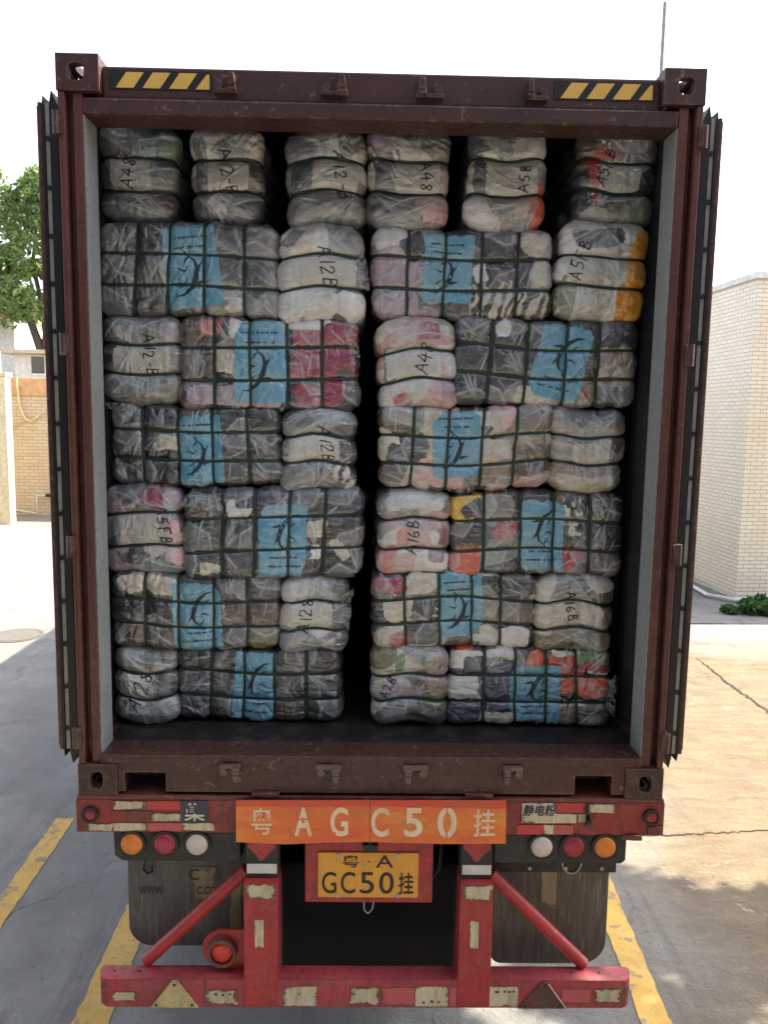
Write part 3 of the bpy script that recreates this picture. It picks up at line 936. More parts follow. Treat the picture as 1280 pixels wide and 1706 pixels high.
for ch, x, w, h, p in (('粤', -0.458, 0.086, 0.118, bl), ('A', -0.286, 0.075, 0.125, bl), ('G', -0.136, 0.074, 0.128, bl),
                       ('C', 0.033, 0.074, 0.128, br_), ('5', 0.172, 0.076, 0.128, br_), ('0', 0.312, 0.080, 0.132, br_), ('挂', 0.468, 0.09, 0.122, br_)):
    text_obj('lettering', ch, STEN, p, x, 1.404, -0.0352, h, w, 0.022 if ord(ch) < 256 else 0.012)
q = MB()
for x, z0, z1 in ((-0.155, 1.36, 1.345), (0.312, 1.44, 1.474), (0.312, 1.334, 1.368)):
    q.box(x-0.003, x+0.003, -0.0366, -0.0356, min(z0, z1), max(z0, z1))
q.box(-0.31, -0.26, -0.0366, -0.0356, 1.412, 1.418)
q.build('stencil_bridges', BOARD, br_)
# lamp boxes and lamps
for s in (-1, 1):
    b = MB()
    if s < 0:
        b.prism([(-1.087, 1.3315), (-0.555, 1.3315), (-0.555, 1.20), (-1.05, 1.20), (-1.085, 1.225)], 'y', 0.008, 0.14, 0.006)
        xs = (-1.008, -0.870, -0.735)
    else:
        b.prism([(1.085, 1.3315), (0.52, 1.3315), (0.52, 1.20), (1.065, 1.20), (1.085, 1.215)], 'y', 0.008, 0.14, 0.006)
        xs = (0.991, 0.857, 0.721)
    lb = b.build('lamp_box', LBOX, tr)
    for x, m in zip(xs, (LEN_O, LEN_R, LEN_W)):
        ring(x, 1.280, 0.0078, 0.0465, 0.060, 0.012, RUBBER, 'bezel', lb)
        disc(x, 1.280, 0.007, 0.046, 0.020, m, 'lamp', lb)
# mud flaps
def flap_material(name, base, streak_c, pale):
    t = NT(name)
    n1 = t.noise(9, t.coord((5.5, 1, 0.5)), 6, 0.75, 0.25)
    c = t.mix(t.math('MULTIPLY', t.ramp(n1, [(0.46, 0), (0.74, 1)]), 0.8), base, streak_c)
    n2 = t.noise(26, t.coord((4.0, 1, 0.14)), 4, 0.7)
    c = t.mix(t.math('MULTIPLY', t.ramp(n2, [(0.57, 0), (0.66, 1)]), 0.5), c, pale)
    n3 = t.noise(5, t.coord(), 5, 0.65)
    c = t.mix(t.math('MULTIPLY', t.ramp(n3, [(0.4, 0), (0.7, 1)]), 0.5), c, S(72, 70, 66))
    return t.set(Base_Color=c, Roughness=0.6, Normal=t.bump(n1, 0.15, 0.004))
FLAP_L = flap_material('flap_grey', S(84, 84, 83), S(122, 120, 115), S(150, 146, 138))
FLAP_R = flap_material('flap_brown', S(88, 83, 75), S(126, 118, 104), S(172, 165, 148))
PEEL = worn('peeling_paper', S(150, 138, 110), S(92, 88, 80), 0.6, 11, S(112, 100, 72))
def rounded_bottom(x0, x1, z0, z1, rl, rr, n=10):
    pts = [(x0, z1)]
    for k in range(n+1):
        a = math.pi+math.pi/2*k/n
        pts.append((x0+rl+rl*math.cos(a), z0+rl+rl*math.sin(a)))
    for k in range(n+1):
        a = 1.5*math.pi+math.pi/2*k/n
        pts.append((x1-rr+rr*math.cos(a), z0+rr+rr*math.sin(a)))
    pts.append((x1, z1))
    return pts
b = MB(); b.prism(rounded_bottom(-1.076, -0.545, 0.712, 1.199, 0.10, 0.02), 'y', 0.150, 0.160)
fl = b.build('mud_flap', FLAP_L, tr)
MB().box(-0.79, -0.685, 0.1476, 0.1496, 0.93, 1.09).build('peeling_sticker', PEEL, fl)
MB().box(-0.63, -0.575, 0.1476, 0.1496, 0.765, 1.06).build('peeling_sticker', PEEL, fl)
WWW = flat('faded_blue_print', S(42, 40, 84), 0.6)
text_obj('lettering', 'WWW.', WWW, fl, -0.972, 0.977, 0.1462, 0.036, 0.112, 0.012)
text_obj('lettering', 'C.CO', INK_K, fl, -0.73, 0.979, 0.1462, 0.036, 0.086, 0.016)
text_obj('lettering', '12', INK_K, fl, -0.741, 0.912, 0.1462, 0.034, 0.04, 0.016)
text_obj('lettering', 'C', INK_K, fl, -0.785, 1.053, 0.1462, 0.052, 0.045, 0.01)
q = MB(); q.tube([(-0.985, 0.14, 1.21), (-0.992, 0.135, 1.13), (-1.002, 0.13, 1.09), (-0.985, 0.128, 1.068), (-0.962, 0.128, 1.078), (-0.965, 0.13, 1.10)], 0.006, 8); q.build('wire_loop', DARK, tr, True)
b = MB(); b.prism(rounded_bottom(0.545, 1.066, 0.632, 1.085, 0.05, 0.11), 'y', 0.150, 0.160)
fr = b.build('mud_flap', FLAP_R, tr)
b = MB(); b.box(0.53, 1.088, 0.120, 0.170, 1.088, 1.150, 0.008); b.box(0.53, 1.06, 0.128, 0.168, 1.151, 1.199)
fh = b.build('flap_hanger', LBOX, tr)
for x in (0.70, 0.86, 1.02):
    q = MB(); q.cyl((x, 0.112, 1.112), (x, 0.121, 1.112), 0.009, seg=10); q.build('bolt', STEEL, fh)
b = MB(); b.box(0.76, 0.832, 0.1476, 0.1496, 0.90, 1.084); b.build('peeling_sticker', PEEL, fr)
q = MB(); q.tube([(0.886+0.042*math.cos(a), 0.116, 1.14-0.052*math.sin(a)) for a in [math.pi*k/12 for k in range(13)]], 0.004, 6); q.build('wire_loop', STEEL, tr, True)
b = MB(); b.box(-1.056, -0.545, 0.128, 0.170, 1.165, 1.1985); b.build('flap_hanger', LBOX, tr)

FOIL = flat('foil_tape', S(196, 196, 192), 0.3)
# underrun guard: posts, struts, bumper
for s, x0, x1 in ((-1, -0.531, -0.388), (1, 0.372, 0.512)):
    b = MB(); b.box(x0, x1, -0.0635, 0.07, 0.588, 1.150, 0.005)
    po = b.build('guard_post', REDB, tr)
    b = MB(); b.box(x0+0.004, x1-0.004, -0.0295, 0.07, 1.1505, 1.331, 0.004); b.build('bracket', DARK, po)
    tm = (x0+x1)/2
    b = MB(); b.prism([(x0+0.012, 1.330), (x1-0.012, 1.330), (x1-0.014, 1.285), (tm+0.03, 1.262), (tm+0.008, 1.232), (tm-0.008, 1.228), (tm-0.03, 1.262), (x0+0.014, 1.288)], 'y', -0.0325, -0.0302); b.build('gusset', REDB, po)
    sticker(x0+0.010, x1-0.008, 1.172, 1.214, FOIL, -0.0305, 'reflective_tape', po)
    sticker(x0+0.008, x1-0.006, 1.076, 1.146, TAPE_W2, -0.0642, 'reflective_tape', po)
    sticker(tm-0.024, tm+0.012, 0.862, 0.985, TAPE_W, -0.0642, 'reflective_tape', po)
q = MB(); q.cyl((-0.531, 0.03, 1.152), (-0.968, 0.03, 0.728), 0.028, seg=18); q.build('strut', REDB, tr, True)
q = MB(); q.cyl((0.512, 0.03, 1.140), (0.932, 0.03, 0.722), 0.028, seg=18); q.build('strut', REDB, tr, True)
def bumper():
    q = MB()
    n = 8
    def prof(z):
        pts = []
        r = 0.07
        for k in range(n+1):
            a = math.pi+math.pi/2*k/n
            pts.append((-1.152+r*0.6+r*0.6*math.cos(a), -0.06+r+r*math.sin(a)))
        for k in range(n+1):
            a = 1.5*math.pi+math.pi/2*k/n
            pts.append((1.125-r*0.6+r*0.6*math.cos(a), -0.06+r+r*math.sin(a)))
        pts += [(1.125, 0.03), (-1.152, 0.03)]
        return pts
    q.prism(prof(0), 'z', 0.585, 0.712, 0.010)
    return q.build('bumper', RED2, tr, True, 40)
bu = bumper()
for x0, x1, z0, z1, m in ((-1.085, -0.985, 0.615, 0.655, TAPE_W2), (-0.70, -0.555, 0.597, 0.668, TAPE_W2), (-0.365, -0.225, 0.592, 0.680, TAPE_W), (-0.085, 0.048, 0.597, 0.680, TAPE_W2),
                          (0.195, 0.335, 0.592, 0.682, TAPE_W), (0.50, 0.632, 0.592, 0.682, TAPE_W), (0.955, 1.075, 0.61, 0.675, TAPE_W2), (0.342, 0.370, 0.595, 0.678, TAPE_P), (0.82, 0.94, 0.612, 0.672, TAPE_P), (0.055, 0.19, 0.60, 0.676, TAPE_P)):
    sticker(x0, x1, z0, z1, m, -0.0605, 'reflective_tape', bu)
INKF = flat('faded_ink', S(90, 66, 58), 0.6)
for x, z, w in ((0.542, 0.660, 0.018), (0.575, 0.662, 0.012), (0.595, 0.660, 0.012), (0.613, 0.662, 0.010), (0.23, 0.61, 0.01), (0.265, 0.615, 0.014), (0.295, 0.612, 0.008), (-0.30, 0.648, 0.006), (-0.65, 0.645, 0.012), (-0.62, 0.643, 0.012), (-0.59, 0.646, 0.010)):
    MB().box(x-w/2, x+w/2, -0.0632, -0.0622, z-0.005, z+0.005).build('print_mark', INKF, bu)
TRI = paint('triangle_plate', S(206, 192, 140), S(138, 120, 76), 0.6, 12, 0.4, S(96, 76, 56))
TRI2 = paint('triangle_grimy', S(92, 52, 50), S(66, 50, 46), 0.7, 12, 0.55, S(140, 90, 84))
for x, m, tlt in ((-0.824, TRI, 0), (0.735, TRI2, 0.01)):
    q = MB(); q.prism([(x-0.102, 0.588), (x+0.102, 0.588), (x+0.012+tlt, 0.712), (x-0.008+tlt, 0.712)], 'y', -0.070, -0.0608, 0.003)
    o = q.build('triangle_reflector', m, bu)
    for dx, z in ((-0.075, 0.602), (0.075, 0.602), (0.002+tlt, 0.694)):
        q = MB(); q.cyl((x+dx, -0.073, z), (x+dx, -0.070, z), 0.006, seg=8); q.build('rivet', DARK, o)
    if x > 0:
        q = MB(); q.tube([(x+0.02, -0.071, 0.708), (x+0.10, -0.071, 0.594)], 0.003, 6); q.build('edge_wear', TAPE_W, o)
for x in (-1.09, -0.985, 0.87, 0.99, -0.29):
    q = MB(); q.cyl((x, -0.012, 0.7115), (x, -0.012, 0.7135), 0.006, seg=8); q.build('bolt', DARK, bu)
for x in (-0.531, -0.388, 0.372, 0.512):
    q = MB(); q.tube([(x+random.Random(k).uniform(-.002, .002), -0.058+0.085*k/12, 0.7145) for k in range(13)], [0.004+0.002*(k % 2) for k in range(13)], 6); q.build('weld_bead', RED2, bu, True)
# round red lamp beside the left post
b = MB()
pts = [(-0.532, 0.895), (-0.532, 0.715), (-0.60, 0.715)]
for k in range(13):
    a = -math.pi/2-math.pi*k/12
    pts.append((-0.632+0.088*math.cos(a), 0.807+0.088*math.sin(a)))
b.prism(pts, 'y', 0.0, 0.012, 0.0)
bk = b.build('lamp_bracket', REDB, tr)
ring(-0.632, 0.803, 0.0, 0.049, 0.064, 0.03, MAROON, 'bezel', bk)
disc(-0.632, 0.803, -0.002, 0.048, 0.026, LEN_RR, 'lamp', bk)

# plate carrier and number plate
MB().box(-0.281, 0.262, 0.004, 0.030, 1.020, 1.331, 0.004).build('plate_carrier', REDB, tr)
PLATE = paint('plate_yellow', S(228, 160, 44), S(176, 124, 50), 0.4, 7, 0.4, None, 0.05)
npl = MB().box(-0.226, 0.200, -0.004, 0.0035, 1.048, 1.250, 0.003).build('number_plate', PLATE, tr)
for ch, x, z, h, w in (('粤', -0.088, 1.212, 0.055, 0.07), ('·', -0.012, 1.212, 0.009, 0.009), ('A', 0.056, 1.212, 0.056, 0.075), ('G', -0.178, 1.115, 0.098, 0.062), ('C', -0.098, 1.115, 0.098, 0.062),
                       ('5', -0.018, 1.115, 0.098, 0.060), ('0', 0.065, 1.115, 0.098, 0.062), ('挂', 0.148, 1.113, 0.098, 0.064)):
    text_obj('lettering', ch, INK_K, npl, x, z, -0.0048, h, w, 0.018 if ord(ch) > 255 else 0.008)
for x, z in ((-0.142, 1.240), (0.115, 1.240), (-0.142, 1.058), (0.115, 1.058)):
    q = MB(); q.cyl((x, -0.010, z), (x, -0.0041, z), 0.0085, seg=12); q.build('screw', STEEL, npl)
q = MB(); q.box(-0.038, 0.026, -0.03, 0.004, 1.268, 1.298, 0.006); q.cyl((-0.006, -0.012, 1.298), (-0.006, -0.012, 1.32), 0.012, seg=10); q.build('plate_lamp', DARK, tr)
q = MB(); q.tube([(-0.03, 0.01, 1.02), (-0.028, 0.005, 0.985), (-0.012, 0.0, 0.972), (0.006, 0.004, 0.99), (0.012, 0.01, 1.02)], 0.0025, 6); q.build('wire_loop', STEEL, tr, True)

# chassis beneath
for s in (-1, 1):
    b = MB(); b.box(*sorted((s*0.42, s*0.57)), 0.165, 12.0, 1.34, 1.36); b.box(*sorted((s*0.42, s*0.57)), 0.165, 12.0, 0.95, 0.97); b.box(*sorted((s*0.487, s*0.503)), 0.165, 12.0, 0.9705, 1.3395)
    b.build('chassis_beam', DARK, tr)
b = MB()
for y in (0.5, 1.4, 2.4, 3.6, 5.0, 6.5, 8, 9.5, 11):
    b.box(-0.486, 0.486, y, y+0.1, 1.05, 1.3)
    b.box(-1.2, 1.2, y+0.03, y+0.11, 1.365, 1.47)
b.build('cross_members', DARK, tr)
MB().box(-0.418, 0.418, 0.30, 1.25, 0.40, 1.02, 0.03).build('shade_box', flat('shade_black', S(15, 15, 16), 0.9), tr)  # black box added under the trailer to stand for deep shade
for k, (xa, xb) in enumerate(((-0.3, -0.22), (-0.05, 0.06), (0.2, 0.31))):
    q = MB(); q.tube([(xa, 0.2, 1.2), (xa+0.01, 0.22, 1.05), ((xa+xb)/2, 0.24, 0.96), (xb, 0.22, 1.04), (xb+0.01, 0.2, 1.2)], 0.009, 8); q.build('air_hose', RUBBER, tr, True)
def tyre_profile():
    return [(0.30, -0.12), (0.36, -0.145), (0.46, -0.150), (0.505, -0.135), (0.52, -0.11), (0.52, 0.11), (0.505, 0.135), (0.46, 0.150), (0.36, 0.145), (0.30, 0.12)]
def wheel_mesh(prof, n=36):
    V, Fc = [], []
    for (r, x) in prof:
        for k in range(n):
            a = 2*math.pi*k/n
            V.append((x, r*math.cos(a), r*math.sin(a)))
    m = len(prof)
    for i in range(m-1):
        for k in range(n):
            Fc.append((i*n+k, i*n+(k+1) % n, (i+1)*n+(k+1) % n, (i+1)*n+k))
    return V, Fc
tv, tf = wheel_mesh(tyre_profile())
rv_, rf = wheel_mesh([(0.0001, -0.04), (0.12, -0.06), (0.20, -0.02), (0.27, -0.05), (0.305, -0.12), (0.305, 0.12), (0.27, 0.05), (0.0001, 0.04)])
proto = None
for yy in (1.75, 3.05, 4.35):
    MB().cyl((-1.1, yy, 0.52), (1.1, yy, 0.52), 0.075, seg=16).build('axle', DARK, tr)
    for xx in (-1.03, -0.70, 0.70, 1.03):
        if proto is None:
            w = pydata('wheel', tv, tf, TYRE, tr, True)
            rm = pydata('rim', rv_, rf, STEEL, w, True)
            proto = (w, rm)
        else:
            w = proto[0].copy(); col.objects.link(w)
            rm = proto[1].copy(); col.objects.link(rm); rm.parent = w
        w.location = (xx, yy, 0.52)

# ------------------------------------------------------------------ bales
def film_material(name, milk, fold_glint):
    """clothes under crinkled clear film, milky folds and highlights whitened into the colour"""
    t = NT(name)
    at = t.n('ShaderNodeAttribute'); at.attribute_name = 'cloth'
    base = at.outputs['Color']
    fold = t.noise(20, t.coord((1, 1, 1.8), (0, R(25), 0), rnd=True), 5, 0.6, 0.6)
    base = t.mix(0.7, base, t.ramp(fold, [(0.32, 0.28), (0.5, 0.48), (0.68, 0.68)]), 'OVERLAY')
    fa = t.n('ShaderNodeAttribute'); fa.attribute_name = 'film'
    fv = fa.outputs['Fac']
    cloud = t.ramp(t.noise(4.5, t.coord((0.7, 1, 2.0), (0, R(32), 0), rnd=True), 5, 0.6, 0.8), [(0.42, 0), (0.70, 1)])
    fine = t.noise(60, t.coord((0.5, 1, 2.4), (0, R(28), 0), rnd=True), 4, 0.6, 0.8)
    fac = t.math('ADD', t.math('MULTIPLY', fv, t.math('ADD', fold_glint, t.math('MULTIPLY', fine, 0.35))), t.math('MULTIPLY', cloud, milk))  # milky folds plus glossy highlights and haze, painted as white into the colour
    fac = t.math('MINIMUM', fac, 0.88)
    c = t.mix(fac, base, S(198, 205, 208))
    h = t.math('ADD', t.math('MULTIPLY', fv, 0.7), t.math('MULTIPLY', t.noise(15, t.coord((0.7, 1, 2.2), (0, R(24), 0), rnd=True), 3, 0.55, 1.0), 1.0))
    nm = t.bump(h, 0.8, 0.012)
    return t.set(Base_Color=c, Roughness=0.5, Normal=t.bump(fold, 0.35, 0.010), Coat_Weight=1.0, Coat_Roughness=0.07, Coat_Normal=nm, Coat_IOR=1.85)
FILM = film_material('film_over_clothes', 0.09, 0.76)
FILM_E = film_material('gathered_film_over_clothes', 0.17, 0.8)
SHEET = None
def sheet_material(name, c, milk):
    t = NT(name)
    v = t.coord(rnd=True)
    n = t.noise(14, t.coord((1, 1, 2.4), (0, R(20), 0), rnd=True), 5, 0.6, 1.2)
    fa = t.n('ShaderNodeAttribute'); fa.attribute_name = 'film'
    r = fa.outputs['Fac']
    f = t.math('MINIMUM', t.math('ADD', t.math('MULTIPLY', r, 0.45), t.math('MULTIPLY', t.ramp(t.noise(5, v, 4, 0.6), [(0.4, 0), (0.7, 1)]), milk)), 0.8)  # film folds and their painted highlights whiten the sheet
    cc = t.mix(f, c, S(196, 206, 206))
    nm = t.bump(t.math('ADD', r, n), 0.45, 0.010)
    return t.set(Base_Color=cc, Roughness=0.4, Coat_Weight=1.0, Coat_Roughness=0.1, Coat_IOR=1.75, Normal=nm, Coat_Normal=nm)
BLUE = sheet_material('blue_label_sheet', S(88, 158, 188), 0.22)
PAPER = sheet_material('pale_marking_sheet', S(196, 192, 182), 0.2)
STRAP = flat('green_black_strap', S(42, 60, 46), 0.5)
INKL = flat('label_ink', S(40, 58, 70), 0.5)
PEN = flat('marker_pen', S(24, 24, 26), 0.5)

PAL = {k: np.array([lin(x) for x in v]) for k, v in dict(
    bk=(34, 34, 38), ch=(40, 41, 46), dk=(56, 57, 60), g=(84, 84, 85), lg=(134, 134, 131), wh=(216, 215, 210), cr=(200, 193, 176),
    tn=(148, 131, 108), br=(88, 74, 64), nv=(46, 52, 78), bl=(84, 104, 138), pk=(206, 164, 164), li=(168, 150, 162), cm=(150, 44, 72), rd=(176, 56, 52),
    og=(214, 98, 64), ye=(226, 184, 56), mu=(228, 158, 50), gn=(96, 128, 66), ol=(112, 110, 74), te=(80, 118, 112)).items()}

class Bale:
    def __init__(s, kind, w, h, seed):
        s.kind, s.seed = kind, seed
        s.rng = np.random.RandomState(seed)
        A = 0.021 if kind == 'long' else 0.030
        s.A = A
        s.pe = 4.5 if kind == 'long' else 3.8
        s.sag = (s.rng.uniform(-.02, .035), s.rng.uniform(-.03, .03), s.rng.uniform(-.012, .012))
        s.hx, s.hz = w/2-0.38*A, h/2-0.38*A
        s.hy = 0.175 if kind == 'long' else 0.38
        s.r = 0.036 if kind == 'long' else 0.046
        j = lambda a: s.rng.uniform(-a, a)
        if kind == 'long':
            s.px = [(-0.60+j(.03))*s.hx, (-0.20+j(.03))*s.hx, (0.20+j(.03))*s.hx, (0.60+j(.03))*s.hx]
            s.py = []
            s.lx = [j(0.02) for _ in range(4)]
        else:
            s.px = []
            s.py = [(-0.6+j(.03))*s.hy, -0.2*s.hy, 0.2*s.hy, 0.6*s.hy]
        s.pz = [(-0.36+j(.05))*s.hz, (0.34+j(.05))*s.hz]
        s.pt = [j(0.035) for _ in range(2)]          # slope of the level straps
        s.vt = [j(0.05) for _ in range(4)]         # slope of the upright straps
        # cloth seeds
        n = 24 if kind == 'long' else 16
        s.seeds = s.rng.uniform(-1, 1, (n, 3))*np.array([s.hx, s.hy, s.hz])
        s.seeds[:, 1] = np.where(s.rng.rand(n) < 0.75, -s.hy, s.seeds[:, 1])
        s.aniso = s.rng.uniform(0.6, 1.8, (n, 2))
        s.make_folds()
    def cells(s, v, planes, lim):
        e = np.array([-lim]+list(planes)+[lim])
        k = np.clip(np.searchsorted(e, v)-1, 0, len(e)-2)
        t = 2*(v-e[k])/(e[k+1]-e[k])-1
        return 1-np.abs(np.clip(t, -1, 1))**s.pe
    def surf(s, P, wr=1.0):
        """P in [-1,1]^3 on the cube surface -> position, normal"""
        h = np.array([s.hx, s.hy, s.hz])
        p = P*h
        q = np.clip(p, -(h-s.r), h-s.r)
        d = p-q
        n = d/np.maximum(np.linalg.norm(d, axis=1), 1e-9)[:, None]
        base = q+n*s.r
        pil = np.ones(len(P))
        zz = base[:, 2]-s.pt[0]*base[:, 0]
        pil *= 1-np.sqrt(np.maximum(0, 1-n[:, 2]**2))*(1-s.cells(zz, s.pz, s.hz*1.02))
        if s.px:
            xx = base[:, 0]-s.vt[0]*base[:, 2]
            pil *= 1-np.sqrt(np.maximum(0, 1-n[:, 0]**2))*(1-s.cells(xx, s.px, s.hx*1.02))
        if s.py:
            pil *= 1-np.sqrt(np.maximum(0, 1-n[:, 1]**2))*(1-s.cells(base[:, 1], s.py, s.hy*1.02))
        D = s.A*(pil**0.75*0.95-0.4)
        lo = (fbm(base*6.0+s.seed*3.1, s.seed, 2)-0.5)*0.024
        D = D+lo
        if wr > 0:
            f1 = fbm(base*np.array([16, 16, 40.0])+7*s.seed, s.seed+5, 3)-0.5
            f2 = fbm(base*np.array([44, 20, 15.0])+3*s.seed, s.seed+9, 3)-0.5
            rd = 0.5-np.abs(fbm(base*np.array([13., 13, 22])+s.seed, s.seed+31, 3)-0.5)*2
            D = D+wr*(0.25+0.75*pil)*(0.010*f1+0.010*f2+0.007*rd)+wr*0.0022*s.film(base)*(n[:, 1] < 0.3)
            if s.kind == 'long':
                d1, d2, _ = s.vor(base)
                D = D-wr*0.004*np.exp(-((d2-d1)/0.010)**2)
        out = base+n*D[:, None]
        fz = out[:, 2]/s.hz
        out[:, 0] *= 1-s.sag[0]*fz
        out[:, 2] += s.hz*s.sag[1]*out[:, 0]/s.hx*(1-0.3*fz) + s.sag[2]*np.cos(out[:, 0]/s.hx*3)
        return out, n
    def vor(s, p):
        w = p+0.045*np.stack([fbm(p*9+s.seed, s.seed+k, 3)-0.5 for k in (50, 60, 70)], 1)
        dd = np.stack([np.sqrt((s.aniso[k, 0]*(w[:, 0]-c[0]))**2+0.5*(w[:, 1]-c[1])**2+(s.aniso[k, 1]*(w[:, 2]-c[2]))**2) for k, c in enumerate(s.seeds)], 1)
        i = np.argsort(dd, axis=1)[:, :2]
        r = np.arange(len(p))
        return dd[r, i[:, 0]], dd[r, i[:, 1]], i[:, 0]
    def make_folds(s):
        """creases and overlaps of the clear film, also its painted highlight streaks: straight folds radiating from straps and corners"""
        g = s.rng
        s.folds, s.wedges = [], []
        xs = [-s.hx]+list(s.px)+[s.hx]
        zs = [-s.hz]+list(s.pz)+[s.hz]
        for za, zb in zip(zs, zs[1:]):
            for xa, xb in zip(xs, xs[1:]):
                w, hgt = xb-xa, zb-za
                if s.kind == 'end':
                    fans, nr, L = g.randint(2, 4), (6, 12), (0.10, 0.30)
                else:
                    fans, nr, L = (1 if g.rand() < 0.75 else 0)+(1 if g.rand() < .3 else 0), (3, 7), (0.05, 0.16)
                for _ in range(fans):
                    ax, az = (xa+w*g.choice([0.0, 1.0, g.uniform(.2, .8)]), g.choice([za, zb]))
                    cx, cz = xa+w*g.uniform(.3, .7), za+hgt*g.uniform(.35, .65)
                    a0 = math.atan2(cz-az, cx-ax)
                    sp = g.uniform(0.25, 0.75)
                    for k in range(g.randint(*nr)):
                        a = a0+g.uniform(-sp, sp)
                        st = g.uniform(0, 0.03)
                        s.folds.append((ax+st*math.cos(a), az+st*math.sin(a), a, g.uniform(*L), *((g.uniform(0.0022, 0.0045), g.uniform(0.3, 1.0)) if g.rand() < 0.55 else (g.uniform(0.006, 0.016), g.uniform(0.15, 0.5))), g.uniform(-1.6, 1.6)))
                for _ in range(g.randint(0, 3)):
                    a = g.choice([0, math.pi/2])+g.uniform(-.35, .35)
                    s.folds.append((xa+w*g.uniform(0.1, .9), za+hgt*g.uniform(.05, .95), a, g.uniform(.04, .12), g.uniform(.002, .004), g.uniform(.3, .9), g.uniform(-2, 2)))
                if g.rand() < 0.7:
                    a = g.uniform(0, 2*math.pi)
                    s.wedges.append(((xa+xb)/2, (za+zb)/2, w*0.55, hgt*0.52, a, a+g.uniform(.6, 1.4), g.uniform(-.25, .25)*w, g.uniform(0.10, 0.32)))
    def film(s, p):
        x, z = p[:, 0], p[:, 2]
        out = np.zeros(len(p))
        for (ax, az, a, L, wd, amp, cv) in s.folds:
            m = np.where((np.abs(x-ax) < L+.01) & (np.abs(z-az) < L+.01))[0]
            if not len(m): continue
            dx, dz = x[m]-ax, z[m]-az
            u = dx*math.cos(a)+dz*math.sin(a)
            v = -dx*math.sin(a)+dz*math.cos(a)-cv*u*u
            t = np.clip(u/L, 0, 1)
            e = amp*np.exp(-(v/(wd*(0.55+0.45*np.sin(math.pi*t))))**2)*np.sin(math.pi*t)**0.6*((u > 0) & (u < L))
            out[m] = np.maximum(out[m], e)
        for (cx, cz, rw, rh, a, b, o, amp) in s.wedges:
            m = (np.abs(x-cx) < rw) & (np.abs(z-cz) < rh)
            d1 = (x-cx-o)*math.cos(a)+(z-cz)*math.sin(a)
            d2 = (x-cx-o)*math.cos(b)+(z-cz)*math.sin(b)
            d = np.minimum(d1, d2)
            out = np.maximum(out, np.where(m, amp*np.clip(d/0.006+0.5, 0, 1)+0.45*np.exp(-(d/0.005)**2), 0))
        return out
    def front(s, x, z, off, wr=1.0):
        P = np.stack([np.asarray(x)/s.hx, -np.ones(len(x)), np.asarray(z)/s.hz], 1)
        P = np.clip(P, -1, 1)
        q, n = s.surf(P, wr)
        return q+n*off

